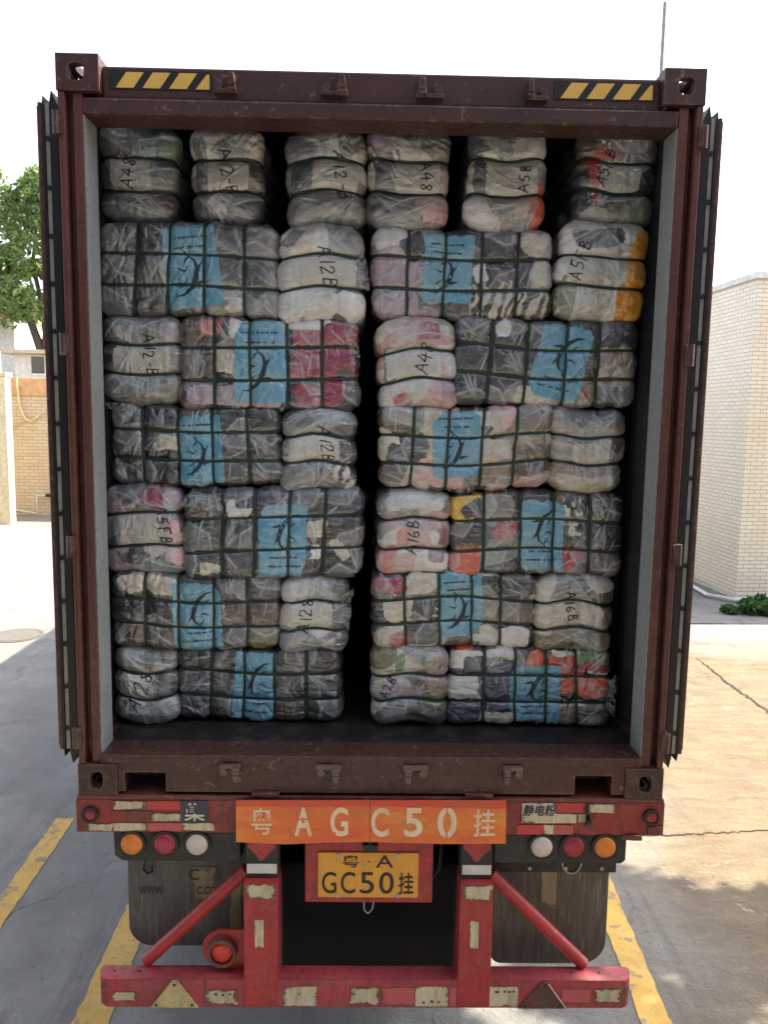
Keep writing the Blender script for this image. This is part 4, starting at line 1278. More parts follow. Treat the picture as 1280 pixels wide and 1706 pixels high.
def bale_body(s, pal, blobs, mat, root):
    st = 0.0042
    nx, nz = int(2*s.hx/st)+1, int(2*s.hz/st)+1
    fy = np.concatenate([np.linspace(0, 0.10, 9)[:-1], np.linspace(0.10, 2*s.hy, 8 if s.kind == 'long' else 16)])
    gx, gy, gz = np.linspace(-1, 1, nx), fy/s.hy-1, np.linspace(-1, 1, nz)
    ny = len(gy)
    I, J, K = np.meshgrid(np.arange(nx), np.arange(ny), np.arange(nz), indexing='ij')
    onb = (I == 0) | (I == nx-1) | (J == 0) | (K == 0) | (K == nz-1)
    onb &= ~((J == ny-1) & (I > 0) & (I < nx-1) & (K > 0) & (K < nz-1))
    idx = -np.ones((nx, ny, nz), int)
    idx[onb] = np.arange(onb.sum())
    P = np.stack([gx[I[onb]], gy[J[onb]], gz[K[onb]]], 1)
    pos, nrm = s.surf(P)
    quads = []
    def grid(a, flip):
        q = np.stack([a[:-1, :-1], a[1:, :-1], a[1:, 1:], a[:-1, 1:]], -1).reshape(-1, 4)
        quads.append(q[:, ::-1] if flip else q)
    grid(idx[:, 0, :], False)
    grid(idx[0, :, :], True); grid(idx[-1, :, :], False)
    grid(idx[:, :, 0], True); grid(idx[:, :, -1], False)
    q = np.concatenate(quads)
    back = list(idx[:, -1, 0])+list(idx[-1, -1, 1:])+list(idx[-2::-1, -1, -1])+list(idx[0, -1, -2:0:-1])
    me = bpy.data.meshes.new('wrapped_bundle')
    me.from_pydata(pos.tolist(), [], q.tolist()+[[int(v) for v in back][::-1]])
    me.update()
    # cloth colours
    h = np.array([s.hx, s.hy, s.hz])
    p = P*h
    d1, d2, k = s.vor(p)
    names = [pal[s.rng.randint(len(pal))] for _ in s.seeds]
    C = np.stack([PAL[n] for n in names])*s.rng.uniform(0.8, 1.15, (len(names), 1))
    c = C[k]
    # printed / striped cloths
    for b in range(len(names)):
        if s.rng.rand() < 0.16:
            m = k == b
            a = s.rng.uniform(0, math.pi); f = s.rng.uniform(120, 260)
            w = np.sin((p[m, 0]*math.cos(a)+p[m, 2]*math.sin(a))*f+fbm(p[m]*20, 3, 2)*6) > 0.3
            c[m] = np.where(w[:, None], PAL[pal[s.rng.randint(len(pal))]], c[m])
    wp = p+0.05*np.stack([fbm(p*11+s.seed, s.seed+kk, 3)-0.5 for kk in (80, 81, 82)], 1)
    u, v = wp[:, 0]/(2*s.hx)+0.5, wp[:, 2]/(2*s.hz)+0.5
    fr = p[:, 1] < -s.hy+0.12
    for (cu, cv, ru, rv, ang, name) in blobs:
        du, dv = (u-cu)*2*s.hx, (v-cv)*2*s.hz
        ca, sa = math.cos(R(ang)), math.sin(R(ang))
        e, f = (du*ca+dv*sa)/(ru*2*s.hx), (-du*sa+dv*ca)/(rv*2*s.hz)
        m = fr & ((np.abs(e)**5+np.abs(f)**5) < 1)
        if name == 'str':
            w = np.sin(du[m]*150+fbm(p[m]*12, 5, 3)*14) > 0
            c[m] = np.where(w[:, None], PAL['cr'], PAL['bk'])
        elif name == 'cow':
            w = fbm(p[m]*45, 8, 2) > 0.52
            c[m] = np.where(w[:, None], PAL['wh'], PAL['bk'])
        else:
            c[m] = PAL[name]
    c = c*(0.86+0.28*fbm(p*30, s.seed+90, 3))[:, None]
    ca_ = me.color_attributes.new('cloth', 'FLOAT_COLOR', 'POINT')
    full = np.ones((len(p), 4), np.float32); full[:, :3] = np.clip(c, 0.004, 0.9)
    ca_.data.foreach_set('color', full.ravel())
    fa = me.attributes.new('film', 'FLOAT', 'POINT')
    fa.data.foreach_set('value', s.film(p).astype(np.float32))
    o = link('wrapped_bundle', me, mat, root, True)
    return o

def strap_loop(s, axis, val, slope, root, w=0.0115):
    """closed band round the bale in the plane axis = val (+ slope)"""
    h = np.array([s.hx, s.hy, s.hz])
    o1, o2 = [a for a in range(3) if a != axis]
    per = []
    n1, n2 = 46, 26
    for t in np.linspace(-1, 1, n1, endpoint=False): per.append((t, -1))
    for t in np.linspace(-1, 1, n2, endpoint=False): per.append((1, t))
    for t in np.linspace(1, -1, n1, endpoint=False): per.append((t, 1))
    for t in np.linspace(1, -1, n2, endpoint=False): per.append((-1, t))
    per = np.array(per)
    rows = []
    tw = s.rng.uniform(0.85, 1.15)
    wav = 0.010*(fbm(np.stack([per[:, 0]*2.2, per[:, 1]*2.2, np.full(len(per), val*50+s.seed)], 1), 4, 2)-0.5)
    for (dv, off) in ((-w/2, -0.003), (-w/2, 0.0030), (w/2, 0.0030), (w/2, -0.003)):
        P = np.zeros((len(per), 3))
        P[:, o1], P[:, o2] = per[:, 0], per[:, 1]
        ref = P[:, o1]*h[o1] if axis == 2 else P[:, o2]*h[o2]
        P[:, axis] = (val+dv*tw+slope*ref+wav)/h[axis]
        q, n = s.surf(P, 0.0)
        q2, _ = s.surf(P, 1.0)
        q = q+n*(np.maximum(0, ((q2-q)*n).sum(1))+off)[:, None]
        rows.append(q)
    n = len(per)
    V = np.concatenate(rows)
    Fc = []
    for a in range(4):
        b = (a+1) % 4
        for k in range(n):
            Fc.append((a*n+k, b*n+k, b*n+(k+1) % n, a*n+(k+1) % n))
    return pydata('strap', V, Fc, STRAP, root, False)

def torn_mask(s, U, Vv):
    """faces kept: corners folded away and ragged upper / lower edges, different on every sheet"""
    u, v = (U[:-1, :-1]+U[1:, 1:])/2, (Vv[:-1, :-1]+Vv[1:, 1:])/2
    g = np.random.RandomState(s.seed+500)
    nz = fbm(np.stack([u.ravel()*9, v.ravel()*9, np.full(u.size, s.seed)], 1), 2, 3).reshape(u.shape)-0.5
    keep = np.ones(u.shape, bool)
    for (a, b) in ((-1, -1), (-1, 1), (1, -1), (1, 1)):
        if g.rand() < 0.45:
            q = g.uniform(0.06, 0.24)
            keep &= (0.5-a*u)*g.uniform(.6, 1.6)+(0.5-b*v) > q+nz*0.12
    keep &= (0.5-np.abs(v)) > 0.02+nz*g.uniform(0.02, 0.10)
    keep &= (0.5-np.abs(u)) > 0.01+nz*0.03
    return keep
def patch(s, name, cx, cz, w, h, ang, off, mat, parent, torn=0.0):
    nu, nv = max(6, int(w/0.0045)), max(6, int(h/0.0045))
    U, Vv = np.meshgrid(np.linspace(-.5, .5, nu), np.linspace(-.5, .5, nv), indexing='ij')
    ca, sa = math.cos(R(ang)), math.sin(R(ang))
    x = cx+U*w*ca-Vv*h*sa; z = cz+U*w*sa+Vv*h*ca
    lim = 0.985
    z = np.clip(z, -s.hz*lim, s.hz*lim); x = np.clip(x, -s.hx*lim, s.hx*lim)
    q = s.front(x.ravel(), z.ravel(), off)
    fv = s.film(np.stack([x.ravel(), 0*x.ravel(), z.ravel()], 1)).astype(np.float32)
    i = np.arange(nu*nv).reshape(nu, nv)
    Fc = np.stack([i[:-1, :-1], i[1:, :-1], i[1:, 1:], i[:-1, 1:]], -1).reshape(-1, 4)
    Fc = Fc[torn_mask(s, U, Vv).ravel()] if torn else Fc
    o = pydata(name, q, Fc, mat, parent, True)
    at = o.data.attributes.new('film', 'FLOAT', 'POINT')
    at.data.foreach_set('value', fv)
    return o

def strokes_mesh(s, name, lines, off, mat, parent):
    """lines: list of ([(x,z)...], [width...]) in bale face coordinates -> ribbons that follow the surface"""
    V, Fc = [], []
    for pts, ws in lines:
        P, W = [], []
        for (a, b, wa, wb) in zip(pts, pts[1:], ws, ws[1:]):
            n = max(2, int(math.hypot(b[0]-a[0], b[1]-a[1])/0.004))
            for k in range(n):
                f = k/n
                P.append((a[0]+(b[0]-a[0])*f, a[1]+(b[1]-a[1])*f)); W.append(wa+(wb-wa)*f)
        P.append(pts[-1]); W.append(ws[-1])
        P = np.array(P); W = np.array(W)
        d = np.gradient(P, axis=0); d /= np.maximum(np.linalg.norm(d, axis=1), 1e-9)[:, None]
        nn = np.stack([-d[:, 1], d[:, 0]], 1)
        L, Rr = P+nn*W[:, None]/2, P-nn*W[:, None]/2
        lim = 0.985
        X = np.concatenate([L[:, 0], Rr[:, 0]]); Z = np.concatenate([L[:, 1], Rr[:, 1]])
        q = s.front(np.clip(X, -s.hx*lim, s.hx*lim), np.clip(Z, -s.hz*lim, s.hz*lim), off)
        b0 = len(V); n = len(P)
        V += q.tolist()
        Fc += [(b0+k, b0+k+1, b0+n+k+1, b0+n+k) for k in range(n-1)]
    return pydata(name, V, Fc, mat, parent)

GLY = {'A': [[(0, 0), (.45, 1), (.9, 0)], [(.18, .38), (.78, .42)]], '1': [[(.42, 1), (.35, 0)]],
       '2': [[(.05, .75), (.2, 1), (.55, 1), (.68, .72), (.1, 0), (.8, .06)]], '4': [[(.5, 1), (.0, .35), (.9, .38)], [(.62, .72), (.55, -.1)]],
       '5': [[(.8, 1), (.25, .97), (.15, .55), (.6, .55), (.75, .25), (.4, 0), (.05, .1)]], '6': [[(.6, 1), (.18, .55), (.08, .18), (.38, 0), (.7, .2), (.55, .45), (.15, .34)]],
       '8': [[(.6, .9), (.3, 1), (.1, .8), (.6, .3), (.5, .02), (.15, .05), (.1, .3), (.65, .75), (.6, .9)]],
       'B': [[(.1, 0), (.15, 1), (.6, .9), (.55, .6), (.15, .5), (.75, .4), (.65, .05), (.1, 0)]],
       'F': [[(.1, 0), (.15, 1), (.8, 1)], [(.12, .55), (.6, .57)]], '-': [[(.1, .45), (.6, .5)]]}
def marking(s, txt, cx, cz, ang, size, parent, seed):
    rr = random.Random(seed)
    ca, sa = math.cos(R(ang)), math.sin(R(ang))
    adv, tot = [], 0
    for ch in txt:
        adv.append(tot); tot += {'1': 0.62, '-': 0.65}.get(ch, 0.98)
    lines = []
    for ch, a in zip(txt, adv):
        sl = rr.uniform(-0.08, 0.2); dy = rr.uniform(-.08, .08); k = rr.uniform(.9, 1.1)
        for g in GLY[ch]:
            pts = []
            for (u, v) in g:
                uu = (a-tot/2+u*0.85*k+sl*(v-.5)+rr.uniform(-.03, .03))*size*0.9; vv = (v*k-0.5+dy+rr.uniform(-.03, .03))*size
                pts.append((cx+uu*ca-vv*sa, cz+uu*sa+vv*ca))
            lines.append((pts, [0.0044+rr.uniform(-.0008, .0012) for _ in pts]))
    return strokes_mesh(s, 'handwriting', lines, 0.0032, PEN, parent)

SHARK = [([(.86, .88), (.72, .87), (.57, .79), (.46, .66), (.41, .53), (.45, .42), (.55, .36)], [.004, .05, .085, .105, .085, .045, .012]),
         ([(.45, .73), (.36, .71), (.26, .71)], [.07, .045, .004]), ([(.43, .58), (.37, .50), (.31, .43)], [.07, .045, .004]),
         ([(.55, .37), (.61, .40), (.66, .47)], [.012, .04, .003]), ([(.55, .37), (.60, .32), (.65, .27)], [.012, .04, .003]),
         ([(.60, .66), (.70, .73), (.80, .77)], [.004, .035, .004]),
         ([(.58, .54), (.66, .555), (.78, .51)], [.004, .04, .004]), ([(.56, .505), (.63, .51)], [.004, .022])]
def emblem(s, cx, cz, w, h, ang, sheet, seed):
    rr = random.Random(seed)
    ca, sa = math.cos(R(ang)), math.sin(R(ang))
    def m(u, v):
        a, b = (u-.5)*w, (v-.5)*h
        return (cx+a*ca-b*sa, cz+a*sa+b*ca)
    lines = [([m(u, v) for u, v in p], [x*w*0.95 for x in ws]) for p, ws in SHARK]
    o = strokes_mesh(s, 'fish_emblem', lines, 0.0030, INKL, sheet)
    tl = []
    for v, x0, x1 in ((.245, .24, .80), (.115, .16, .88)):
        x = x0
        while x < x1:
            wd = rr.uniform(.016, .03)
            if rr.random() < 0.14:
                x += .04; continue
            tall = rr.uniform(.010, .020)
            tl.append(([m(x, v-tall), m(x+wd*.3, v+tall)], [.0032, .0032]))
            if rr.random() < .6:
                tl.append(([m(x, v), m(x+wd, v+rr.uniform(-.01, .01))], [.003, .003]))
            x += wd+.008
    strokes_mesh(s, 'small_print', tl, 0.0030, INKL, sheet)
    return o

G = ['dk', 'g', 'ch', 'g', 'dk', 'lg']
D_ = ['ch', 'dk', 'bk', 'dk', 'br', 'g']
W_ = ['lg', 'cr', 'wh', 'g', 'lg']
MIX = ['ch', 'dk', 'cr', 'tn', 'bk', 'br', 'lg']
GRP_L, GRP_E = 'strapped clothing bales with blue label sheets', 'strapped clothing bales stacked end-on'
# key: kind, xc, zb, w, h, lean, y-offset, palette, blobs(u,v,ru,rv,angle,colour), sheet(u,v,w,h,angle) or paper(u,v,w,h,angle)+mark(text,u,v,angle,size), label
BALES = {
 'A1': ('end', -1.038, 3.885, .322, .400, 0, .02, ['g', 'lg', 'dk', 'gn', 'g'], [(.8, .75, .2, .3, 0, 'te'), (.9, .45, .12, .2, 0, 'dk'), (.85, .15, .15, .2, 20, 'br')], (.42, .5, .17, .13, 2), ('A48', .40, .50, 84, .050), 'bale end marked A48 in the top row, tucked into the left upper corner'),
 'A2': ('end', -.654, 3.885, .298, .402, 0, .03, W_, [(.12, .5, .1, .4, 0, 'g')], (.55, .49, .17, .13, -2), ('A12-B', .55, .50, -78, .052), 'bale end marked A12-B in the top row, second from the left wall'),
 'A3': ('end', -.243, 3.880, .330, .402, -2, .0, W_, [(.15, .78, .16, .2, 60, 'dk'), (.18, .48, .16, .16, 0, 'ch')], (.63, .47, .19, .14, -7), ('A12-B', .72, .46, -82, .052), 'bale end marked A12-B in the top row, with dark cloth at its upper left'),
 'A4': ('end', .120, 3.876, .348, .412, 1, .0, ['lg', 'cr', 'g', 'pk', 'wh', 'br'], [(.15, .5, .1, .3, 0, 'g'), (.2, .85, .2, .1, 20, 'li')], (.62, .49, .19, .13, 0), ('A48', .74, .49, -84, .050), 'bale end marked A48 in the top row, just right of the middle'),
 'A5': ('end', .540, 3.882, .330, .420, 0, .0, ['lg', 'wh', 'cr', 'g', 'lg'], [(.9, .2, .1, .25, 0, 'og'), (.72, .25, .09, .2, -15, 'pk'), (.12, .5, .08, .2, 0, 'dk')], (.55, .49, .22, .14, 0), ('A5B', .72, .50, 84, .046), 'pale bale end marked A5B in the top row, under the right hazard stripes'),
 'A6': ('end', 1.010, 3.905, .345, .412, 3, .03, ['ch', 'br', 'cr', 'dk', 'rd', 'ol', 'gn'], [(.2, .45, .08, .25, 15, 'rd'), (.7, .15, .3, .14, 10, 'ol'), (.8, .5, .1, .12, 0, 'dk'), (.6, .85, .3, .1, 0, 'tn')], (.52, .50, .17, .14, 0), ('A5FB', .32, .60, 78, .048), 'colourful slumped bale end marked A5FB in the top row at the right wall'),
 'B1': ('long', -.818, 3.496, .782, .388, 0, .0, ['g', 'g', 'dk', 'g', 'lg'], [(.7, .12, .1, .1, 0, 'cr'), (.62, .1, .1, .06, 10, 'lg')], (.525, .51, .235, .345, 7, True), None, 'plain grey bale with upside-down blue sheet, second row from the top at left'),
 'B2': ('end', -.249, 3.476, .356, .405, 0, -.02, ['lg', 'wh', 'g', 'lg', 'cr'], [], (.55, .5, .27, .13, -2), ('A12B', .60, .53, -80, .056), 'whitish bulging bale end marked A12B in the second row, beside the dark gap'),
 'B3': ('long', .358, 3.505, .776, .376, 0, .01, ['li', 'ch', 'dk', 'g', 'li', 'pk'], [(.1, .9, .1, .14, 10, 'wh'), (.22, .8, .07, .12, 30, 'ch'), (.1, .5, .12, .14, 0, 'li'), (.12, .15, .14, .18, 0, 'li'), (.7, .55, .2, .3, 0, 'ch'), (.66, .83, .1, .12, 0, 'dk'), (.9, .82, .07, .13, -20, 'cr'), (.68, .2, .13, .2, 10, 'str'), (.9, .16, .09, .16, 0, 'str'), (.95, .5, .04, .14, 0, 'cr'), (.61, .5, .04, .12, 20, 'wh')], (.418, .56, .215, .29, -2, True), None, 'lilac and dark bale with black and white stripes at its lower right'),
 'B4': ('end', .960, 3.502, .380, .418, 4, -.01, ['wh', 'cr', 'lg', 'wh', 'cr'], [(.92, .62, .14, .3, -8, 'mu'), (.86, .15, .18, .24, 0, 'mu'), (.4, .85, .3, .1, 10, 'g'), (.1, .2, .12, .2, 0, 'ol')], (.38, .52, .22, .13, 0), ('A5FB', .19, .60, 80, .050), 'bale end with an orange-yellow garment on its right side, against the right wall'),
 'C1': ('end', -1.032, 3.118, .344, .382, 0, .01, ['lg', 'g', 'lg', 'cr', 'li'], [(.88, .8, .12, .15, 0, 'li')], (.52, .5, .24, .12, 0), ('A12-B', .64, .54, -86, .050), 'bale end marked A12-B in the third row, against the left wall'),
 'C2': ('long', -.474, 3.094, .780, .405, 0, .0, ['ch', 'dk', 'br', 'ch', 'lg'], [(.28, .55, .1, .16, 0, 'cr'), (.24, .82, .07, .15, 0, 'dk'), (.33, .9, .06, .12, 0, 'wh'), (.74, .76, .1, .14, 10, 'cm'), (.72, .93, .12, .07, 0, 'wh'), (.9, .75, .1, .16, 0, 'cm'), (.78, .5, .16, .14, 0, 'cm'), (.9, .45, .1, .14, 0, 'cm'), (.93, .4, .05, .08, 0, 'br'), (.16, .9, .06, .1, 0, 'rd'), (.78, .18, .14, .12, 0, 'cm'), (.3, .15, .25, .12, 0, 'li')], (.455, .52, .235, .36, 0, True), None, 'bale with crimson clothes on its right, third row of the left stack'),
 'C3': ('end', .168, 3.110, .342, .398, -4, -.01, ['wh', 'pk', 'cr', 'lg', 'pk'], [(.7, .85, .16, .1, 0, 'cm'), (.12, .5, .1, .2, 0, 'ol'), (.25, .06, .12, .08, 0, 'rd'), (.9, .2, .1, .16, 0, 'li')], (.42, .52, .22, .13, 2), ('A48', .60, .56, 76, .056), 'pinkish white bale end marked A48 in the third row, beside the dark gap'),
 'C4': ('long', .731, 3.131, .798, .384, 0, .0, ['dk', 'ch', 'dk', 'g', 'ch'], [(.25, .87, .04, .08, 30, 'wh'), (.37, .1, .1, .08, 0, 'lg'), (.45, .12, .12, .10, 0, 'cr'), (.66, .15, .12, .16, 0, 'tn'), (.72, .1, .02, .04, 0, 'rd'), (.7, .5, .06, .2, 10, 'br'), (.88, .45, .1, .2, 0, 'tn')], (.585, .53, .23, .33, -13, False), None, 'dark grey bale with a tilted blue sheet, third row against the right wall'),
 'D1': ('long', -.794, 2.764, .752, .358, 0, .01, ['dk', 'ch', 'dk', 'bk', 'g'], [(.36, .55, .08, .1, 0, 'cr'), (.1, .55, .1, .16, 0, 'g'), (.1, .88, .12, .12, 0, 'g')], (.53, .45, .20, .31, 3, True), None, 'dark bale in the fourth row at left, cream scrap beside its blue sheet'),
 'D2': ('end', -.268, 2.742, .320, .378, 0, .0, ['lg', 'g', 'cr', 'lg', 'dk'], [(.3, .2, .3, .14, 0, 'dk')], (.45, .48, .22, .12, 0), ('A12B', .62, .52, -84, .050), 'bale end marked A12B in the fourth row, with dark cloth along its base'),
 'D3': ('long', .391, 2.764, .762, .370, 0, -.01, ['cr', 'dk', 'br', 'tn', 'pk', 'ch'], [(.12, .85, .12, .12, 0, 'lg'), (.15, .4, .12, .14, 0, 'bk'), (.35, .2, .14, .16, 0, 'pk'), (.62, .88, .1, .1, 0, 'cr'), (.9, .85, .1, .12, 0, 'br'), (.68, .2, .14, .14, 0, 'tn'), (.65, .5, .1, .12, 0, 'cr'), (.88, .3, .1, .16, 0, 'br')], (.445, .58, .215, .31, 3, True), None, 'bale of cream, pink and brown clothes, fourth row right of the dark gap'),
 'D4': ('end', .929, 2.756, .336, .372, 0, .0, ['dk', 'tn', 'cr', 'lg', 'br'], [(.6, .5, .3, .14, 0, 'cr'), (.92, .5, .1, .16, 0, 'br'), (.5, .1, .4, .12, 0, 'cr')], None, None, 'tan and cream bale end without writing, fourth row against the right wall'),
 'E1': ('end', -1.026, 2.364, .352, .404, -3, .0, ['lg', 'g', 'cr', 'li', 'lg'], [(.66, .88, .14, .1, 0, 'cm'), (.12, .5, .06, .2, 0, 'dk'), (.9, .2, .12, .14, 0, 'pk'), (.7, .05, .2, .06, 0, 'te'), (.9, .5, .08, .12, 0, 'pk')], (.48, .5, .19, .13, 3), ('A5FB', .80, .53, -84, .050), 'bale end marked A5FB with a red scrap, fifth row against the left wall'),
 'E2': ('long', -.457, 2.353, .796, .405, 0, -.01, ['ch', 'dk', 'ch', 'bk', 'dk'], [(.32, .78, .08, .1, 0, 'wh'), (.48, .88, .2, .1, 0, 'nv'), (.9, .82, .12, .16, 0, 'nv'), (.72, .28, .04, .09, 0, 'wh'), (.88, .32, .03, .14, 35, 'cr'), (.66, .3, .05, .1, 0, 'nv'), (.74, .55, .06, .1, 0, 'cr'), (.14, .1, .06, .05, 0, 'cr')], (.555, .42, .215, .33, 0, False), None, 'dark bale with navy cloth and cream scraps, fifth row of the left stack'),
 'E3': ('end', .168, 2.371, .330, .384, 0, .0, ['lg', 'pk', 'cr', 'g', 'wh'], [(.3, .45, .1, .12, 0, 'og'), (.1, .15, .1, .2, 0, 'og'), (.92, .45, .06, .14, 0, 'cm'), (.85, .25, .12, .12, 0, 'li'), (.5, .9, .4, .1, 0, 'wh')], None, ('A16B', .46, .46, 86, .050), 'bale end with orange edges marked A16B, fifth row beside the dark gap'),
 'E4': ('long', .722, 2.376, .778, .386, 0, .0, ['ch', 'dk', 'lg', 'br', 'bk'], [(.1, .9, .16, .1, 0, 'ye'), (.06, .78, .06, .14, 0, 'ye'), (.14, .82, .08, .1, 20, 'ch'), (.27, .8, .09, .18, 0, 'lg'), (.31, .56, .06, .13, -25, 'rd'), (.28, .3, .13, .16, 0, 'lg'), (.1, .5, .12, .14, 0, 'bk'), (.08, .17, .09, .17, 0, 'og'), (.27, .08, .1, .06, 0, 'nv'), (.71, .85, .05, .12, 0, 'cow'), (.72, .58, .05, .1, 0, 'cow'), (.68, .2, .06, .13, -20, 'rd'), (.6, .08, .08, .05, 0, 'lg'), (.88, .5, .1, .16, 0, 'bk'), (.9, .2, .1, .14, 0, 'br')], (.525, .47, .205, .32, 0, False), None, 'colourful bale with a yellow garment at its upper left corner'),
 'F1': ('long', -.808, 2.018, .762, .354, 0, .0, ['ch', 'br', 'dk', 'ch', 'bk'], [(.15, .88, .08, .14, 20, 'cr'), (.29, .88, .09, .12, -10, 'cr'), (.28, .15, .1, .14, 0, 'br'), (.72, .5, .12, .2, 0, 'br'), (.9, .45, .1, .2, 0, 'br'), (.9, .15, .08, .12, 0, 'ol')], (.51, .46, .215, .315, 3, False), None, 'dark bale with cream scraps at its upper left, second row from the bottom'),
 'F2': ('end', -.285, 2.006, .300, .360, 0, .0, ['lg', 'cr', 'lg', 'wh', 'g'], [(.92, .5, .1, .5, 0, 'g')], (.45, .51, .20, .12, -3), ('A128', .38, .50, 84, .052), 'narrow cream bale end marked A128, second row from the bottom beside the gap'),
 'F3': ('long', .360, 2.040, .744, .354, 0, .0, ['dk', 'ch', 'cr', 'tn', 'br'], [(.28, .85, .1, .14, 0, 'cr'), (.3, .5, .08, .12, 0, 'ch'), (.3, .18, .1, .14, 0, 'dk'), (.14, .55, .08, .16, 0, 'cr'), (.15, .12, .07, .13, 0, 'rd'), (.1, .88, .1, .1, 0, 'cm'), (.7, .93, .1, .06, 0, 'cr'), (.72, .8, .06, .14, 0, 'bk'), (.72, .5, .1, .13, 0, 'tn'), (.87, .14, .1, .14, 0, 'wh'), (.68, .1, .08, .06, 0, 'wh'), (.88, .55, .1, .14, 0, 'br'), (.89, .85, .1, .12, 0, 'dk')], (.535, .55, .205, .30, 4, True), None, 'bale with red cloth at its lower left and white at its lower right'),
 'F4': ('end', .909, 2.020, .352, .370, 0, .0, ['tn', 'cr', 'lg', 'cr', 'br'], [(.15, .12, .2, .12, 0, 'ol'), (.5, .5, .4, .14, 0, 'cr')], None, ('A16B', .44, .57, -80, .046), 'tan bale end marked A16B, second row from the bottom at the right wall'),
 'G1': ('end', -1.037, 1.672, .284, .356, 0, -.01, ['lg', 'g', 'lg', 'cr'], [(.85, .5, .18, .2, 0, 'g')], (.36, .5, .15, .13, 3), ('A128', .42, .50, 66, .062), 'bale end marked A128 on the container floor at the left wall'),
 'G2': ('long', -.528, 1.674, .748, .352, 0, .02, ['dk', 'br', 'dk', 'ch', 'g'], [(.25, .5, .08, .3, 0, 'g'), (.66, .3, .08, .2, 0, 'br')], (.475, .5, .19, .335, -3, False), None, 'dark grey-brown bale with an upright blue sheet, on the container floor at left'),
 'G3': ('end', .174, 1.674, .346, .378, 0, -.01, ['lg', 'g', 'cr', 'ol', 'li', 'dk'], [(.36, .8, .08, .1, 0, 'gn'), (.8, .85, .12, .1, 0, 'tn'), (.88, .5, .1, .12, 0, 'tn'), (.4, .14, .3, .1, 0, 'br')], None, ('A2B', .20, .52, 60, .040), 'multicoloured bale end with a small scribble, on the floor beside the gap'),
 'G4': ('long', .717, 1.674, .748, .376, 0, .0, ['nv', 'wh', 'og', 'nv', 'ch'], [(.08, .85, .12, .14, 0, 'wh'), (.17, .75, .09, .16, 0, 'nv'), (.08, .52, .1, .13, 0, 'wh'), (.32, .55, .14, .3, 0, 'nv'), (.3, .93, .1, .06, 0, 'wh'), (.1, .18, .12, .14, 0, 'nv'), (.3, .08, .1, .08, 0, 'cr'), (.72, .62, .12, .2, 0, 'og'), (.66, .85, .08, .1, 0, 'rd'), (.72, .97, .1, .04, 0, 'wh'), (.9, .9, .1, .1, 0, 'gn'), (.88, .76, .12, .06, 0, 'cm'), (.9, .5, .1, .14, 0, 'og'), (.74, .15, .08, .12, 0, 'tn'), (.9, .12, .1, .14, 0, 'br')], (.53, .42, .235, .27, 0, False), None, 'navy and white bale with bright orange clothes, on the container floor at right'),
}
FLM = NT('loose_clear_film')
_tr = FLM.n('ShaderNodeBsdfTransparent'); _mx = FLM.n('ShaderNodeMixShader')
FLM.set(Base_Color=S(214, 216, 216), Roughness=0.12, Specular_IOR_Level=0.8)
_nz = FLM.noise(22, FLM.coord((1, 1, 2.2), (0, R(30), 0), rnd=True), 4, 0.6, 1.0)
FLM.l(FLM.ramp(_nz, [(0.40, 0.06), (0.62, 0.40)]), _mx.inputs[0])
FLM.l(_tr.outputs[0], _mx.inputs[1]); FLM.l(FLM.b.outputs[0], _mx.inputs[2])
FLM.l(_mx.outputs[0], FLM.t.nodes['Material Output'].inputs['Surface'])
FLM = FLM.m
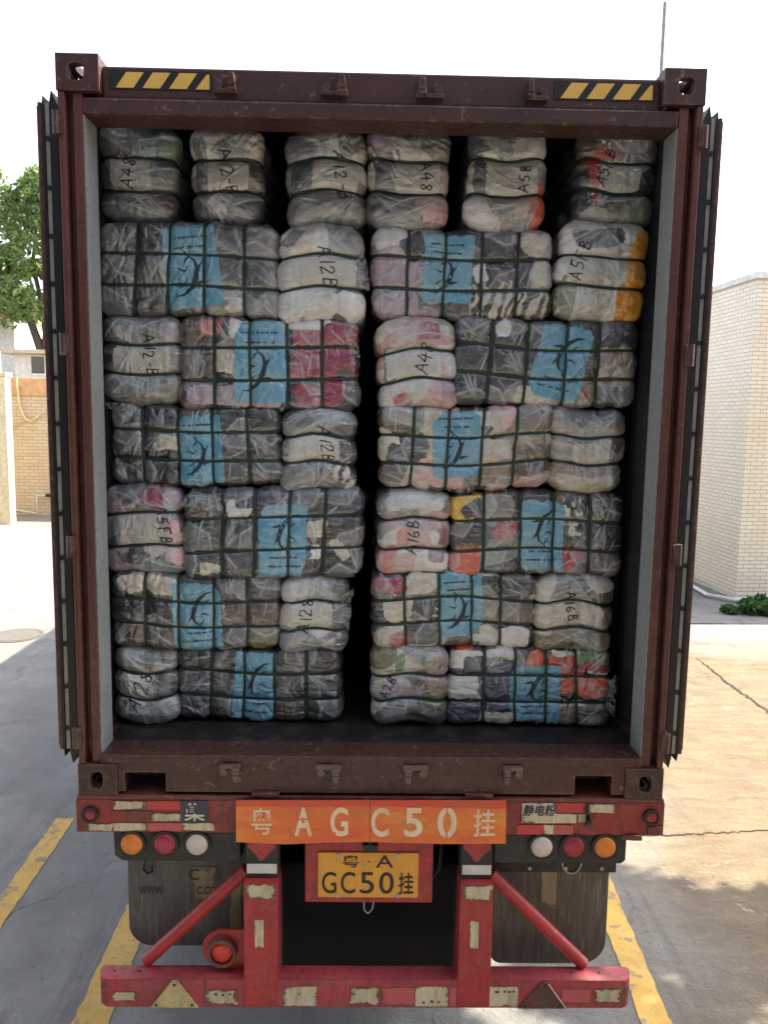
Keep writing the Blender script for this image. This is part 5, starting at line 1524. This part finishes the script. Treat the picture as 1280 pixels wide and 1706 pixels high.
def film_flap(s, u, v, w, h, ang, root, seed):
    """loose, crumpled tail of wrapping film standing off the bale"""
    nu, nv = 26, 20
    U, Vv = np.meshgrid(np.linspace(-.5, .5, nu), np.linspace(0, 1, nv), indexing='ij')
    ca, sa = math.cos(R(ang)), math.sin(R(ang))
    wid = w*(0.75+0.5*Vv)
    x = (u-.5)*2*s.hx+U*wid*ca-Vv*h*sa; z = (v-.5)*2*s.hz+U*wid*sa+Vv*h*ca
    q = s.front(x.ravel(), z.ravel(), 0.004)
    k = Vv.ravel()
    P = np.stack([U.ravel()*5+seed, k*4, np.full(k.size, seed*1.7)], 1)
    over = np.stack([x.ravel(), z.ravel()], 1)-q[:, [0, 2]]
    q[:, 0] += over[:, 0]*0.9; q[:, 2] += over[:, 1]*0.9
    q[:, 1] -= k*(0.006+0.024*fbm(P, 3, 3))+0.004*k*np.sin(U.ravel()*24+seed)
    q[:, 0] += k*0.020*(fbm(P+9, 5, 3)-0.5)
    i = np.arange(nu*nv).reshape(nu, nv)
    Fc = np.stack([i[:-1, :-1], i[1:, :-1], i[1:, 1:], i[:-1, 1:]], -1).reshape(-1, 4)
    keep = (fbm(np.stack([U[:-1, :-1].ravel()*5, Vv[:-1, :-1].ravel()*3, np.full((nu-1)*(nv-1), seed)], 1), 6, 3) + 0.35*(1-Vv[:-1, :-1].ravel())) > 0.42
    return pydata('loose_film', q, Fc[keep], FLM, root, True)
FLAPS = {'A5': (.55, .10, .13, .07, 180), 'B2': (.97, .5, .14, .05, -80), 'D1': (.08, .92, .12, .05, 15), 'E2': (.12, .95, .16, .07, 170),
         'F2': (.95, .6, .16, .05, -95), 'G4': (.985, .40, .16, .04, -92), 'A3': (.9, .9, .1, .06, 150), 'E3': (.2, .93, .14, .06, 185), 'G1': (.9, .1, .12, .05, 20), 'D3': (.93, .05, .12, .05, 10), 'C2': (.95, .75, .12, .04, -80)}
for bi, (key, (kind, xc, zb, w, h, lean, dy, pal, blobs, sheet, mark, label)) in enumerate(BALES.items()):
    s = Bale(kind, w, h, 100+bi*7)
    o = empty('clothing_bale', (xc, 0.335+dy+s.hy, zb+h/2), label, 'bale', GRP_L if kind == 'long' else GRP_E)
    o.rotation_euler = (0, R(lean), R(random.Random(bi).uniform(-1.5, 1.5)))
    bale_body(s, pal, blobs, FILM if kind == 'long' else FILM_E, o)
    for k, x in enumerate(s.px):
        strap_loop(s, 0, x, s.vt[0], o)
    for y in s.py:
        strap_loop(s, 1, y, 0, o)
    for z in s.pz:
        strap_loop(s, 2, z, s.pt[0], o, 0.0098)
    if kind == 'long' and sheet:
        u, v, sw, sh, ang, inv = sheet
        cx, cz = (u-.5)*2*s.hx, (v-.5)*2*s.hz
        sm = patch(s, 'label_sheet', cx, cz, sw, sh, ang, 0.0014, BLUE, o, 1.0)
        emblem(s, cx, cz, sw*0.95, sh*0.9, ang+(180 if inv else 0), sm, bi)
    elif sheet:
        u, v, sw, sh, ang = sheet
        patch(s, 'marking_sheet', (u-.5)*2*s.hx, (v-.5)*2*s.hz, sw, sh, ang, 0.0014, PAPER, o, 1.0)
    if key in FLAPS:
        film_flap(s, *FLAPS[key], o, bi+1)
    if mark:
        txt, u, v, ang, size = mark
        marking(s, txt, (u-.5)*2*s.hx, (v-.5)*2*s.hz, ang, size, o, bi)
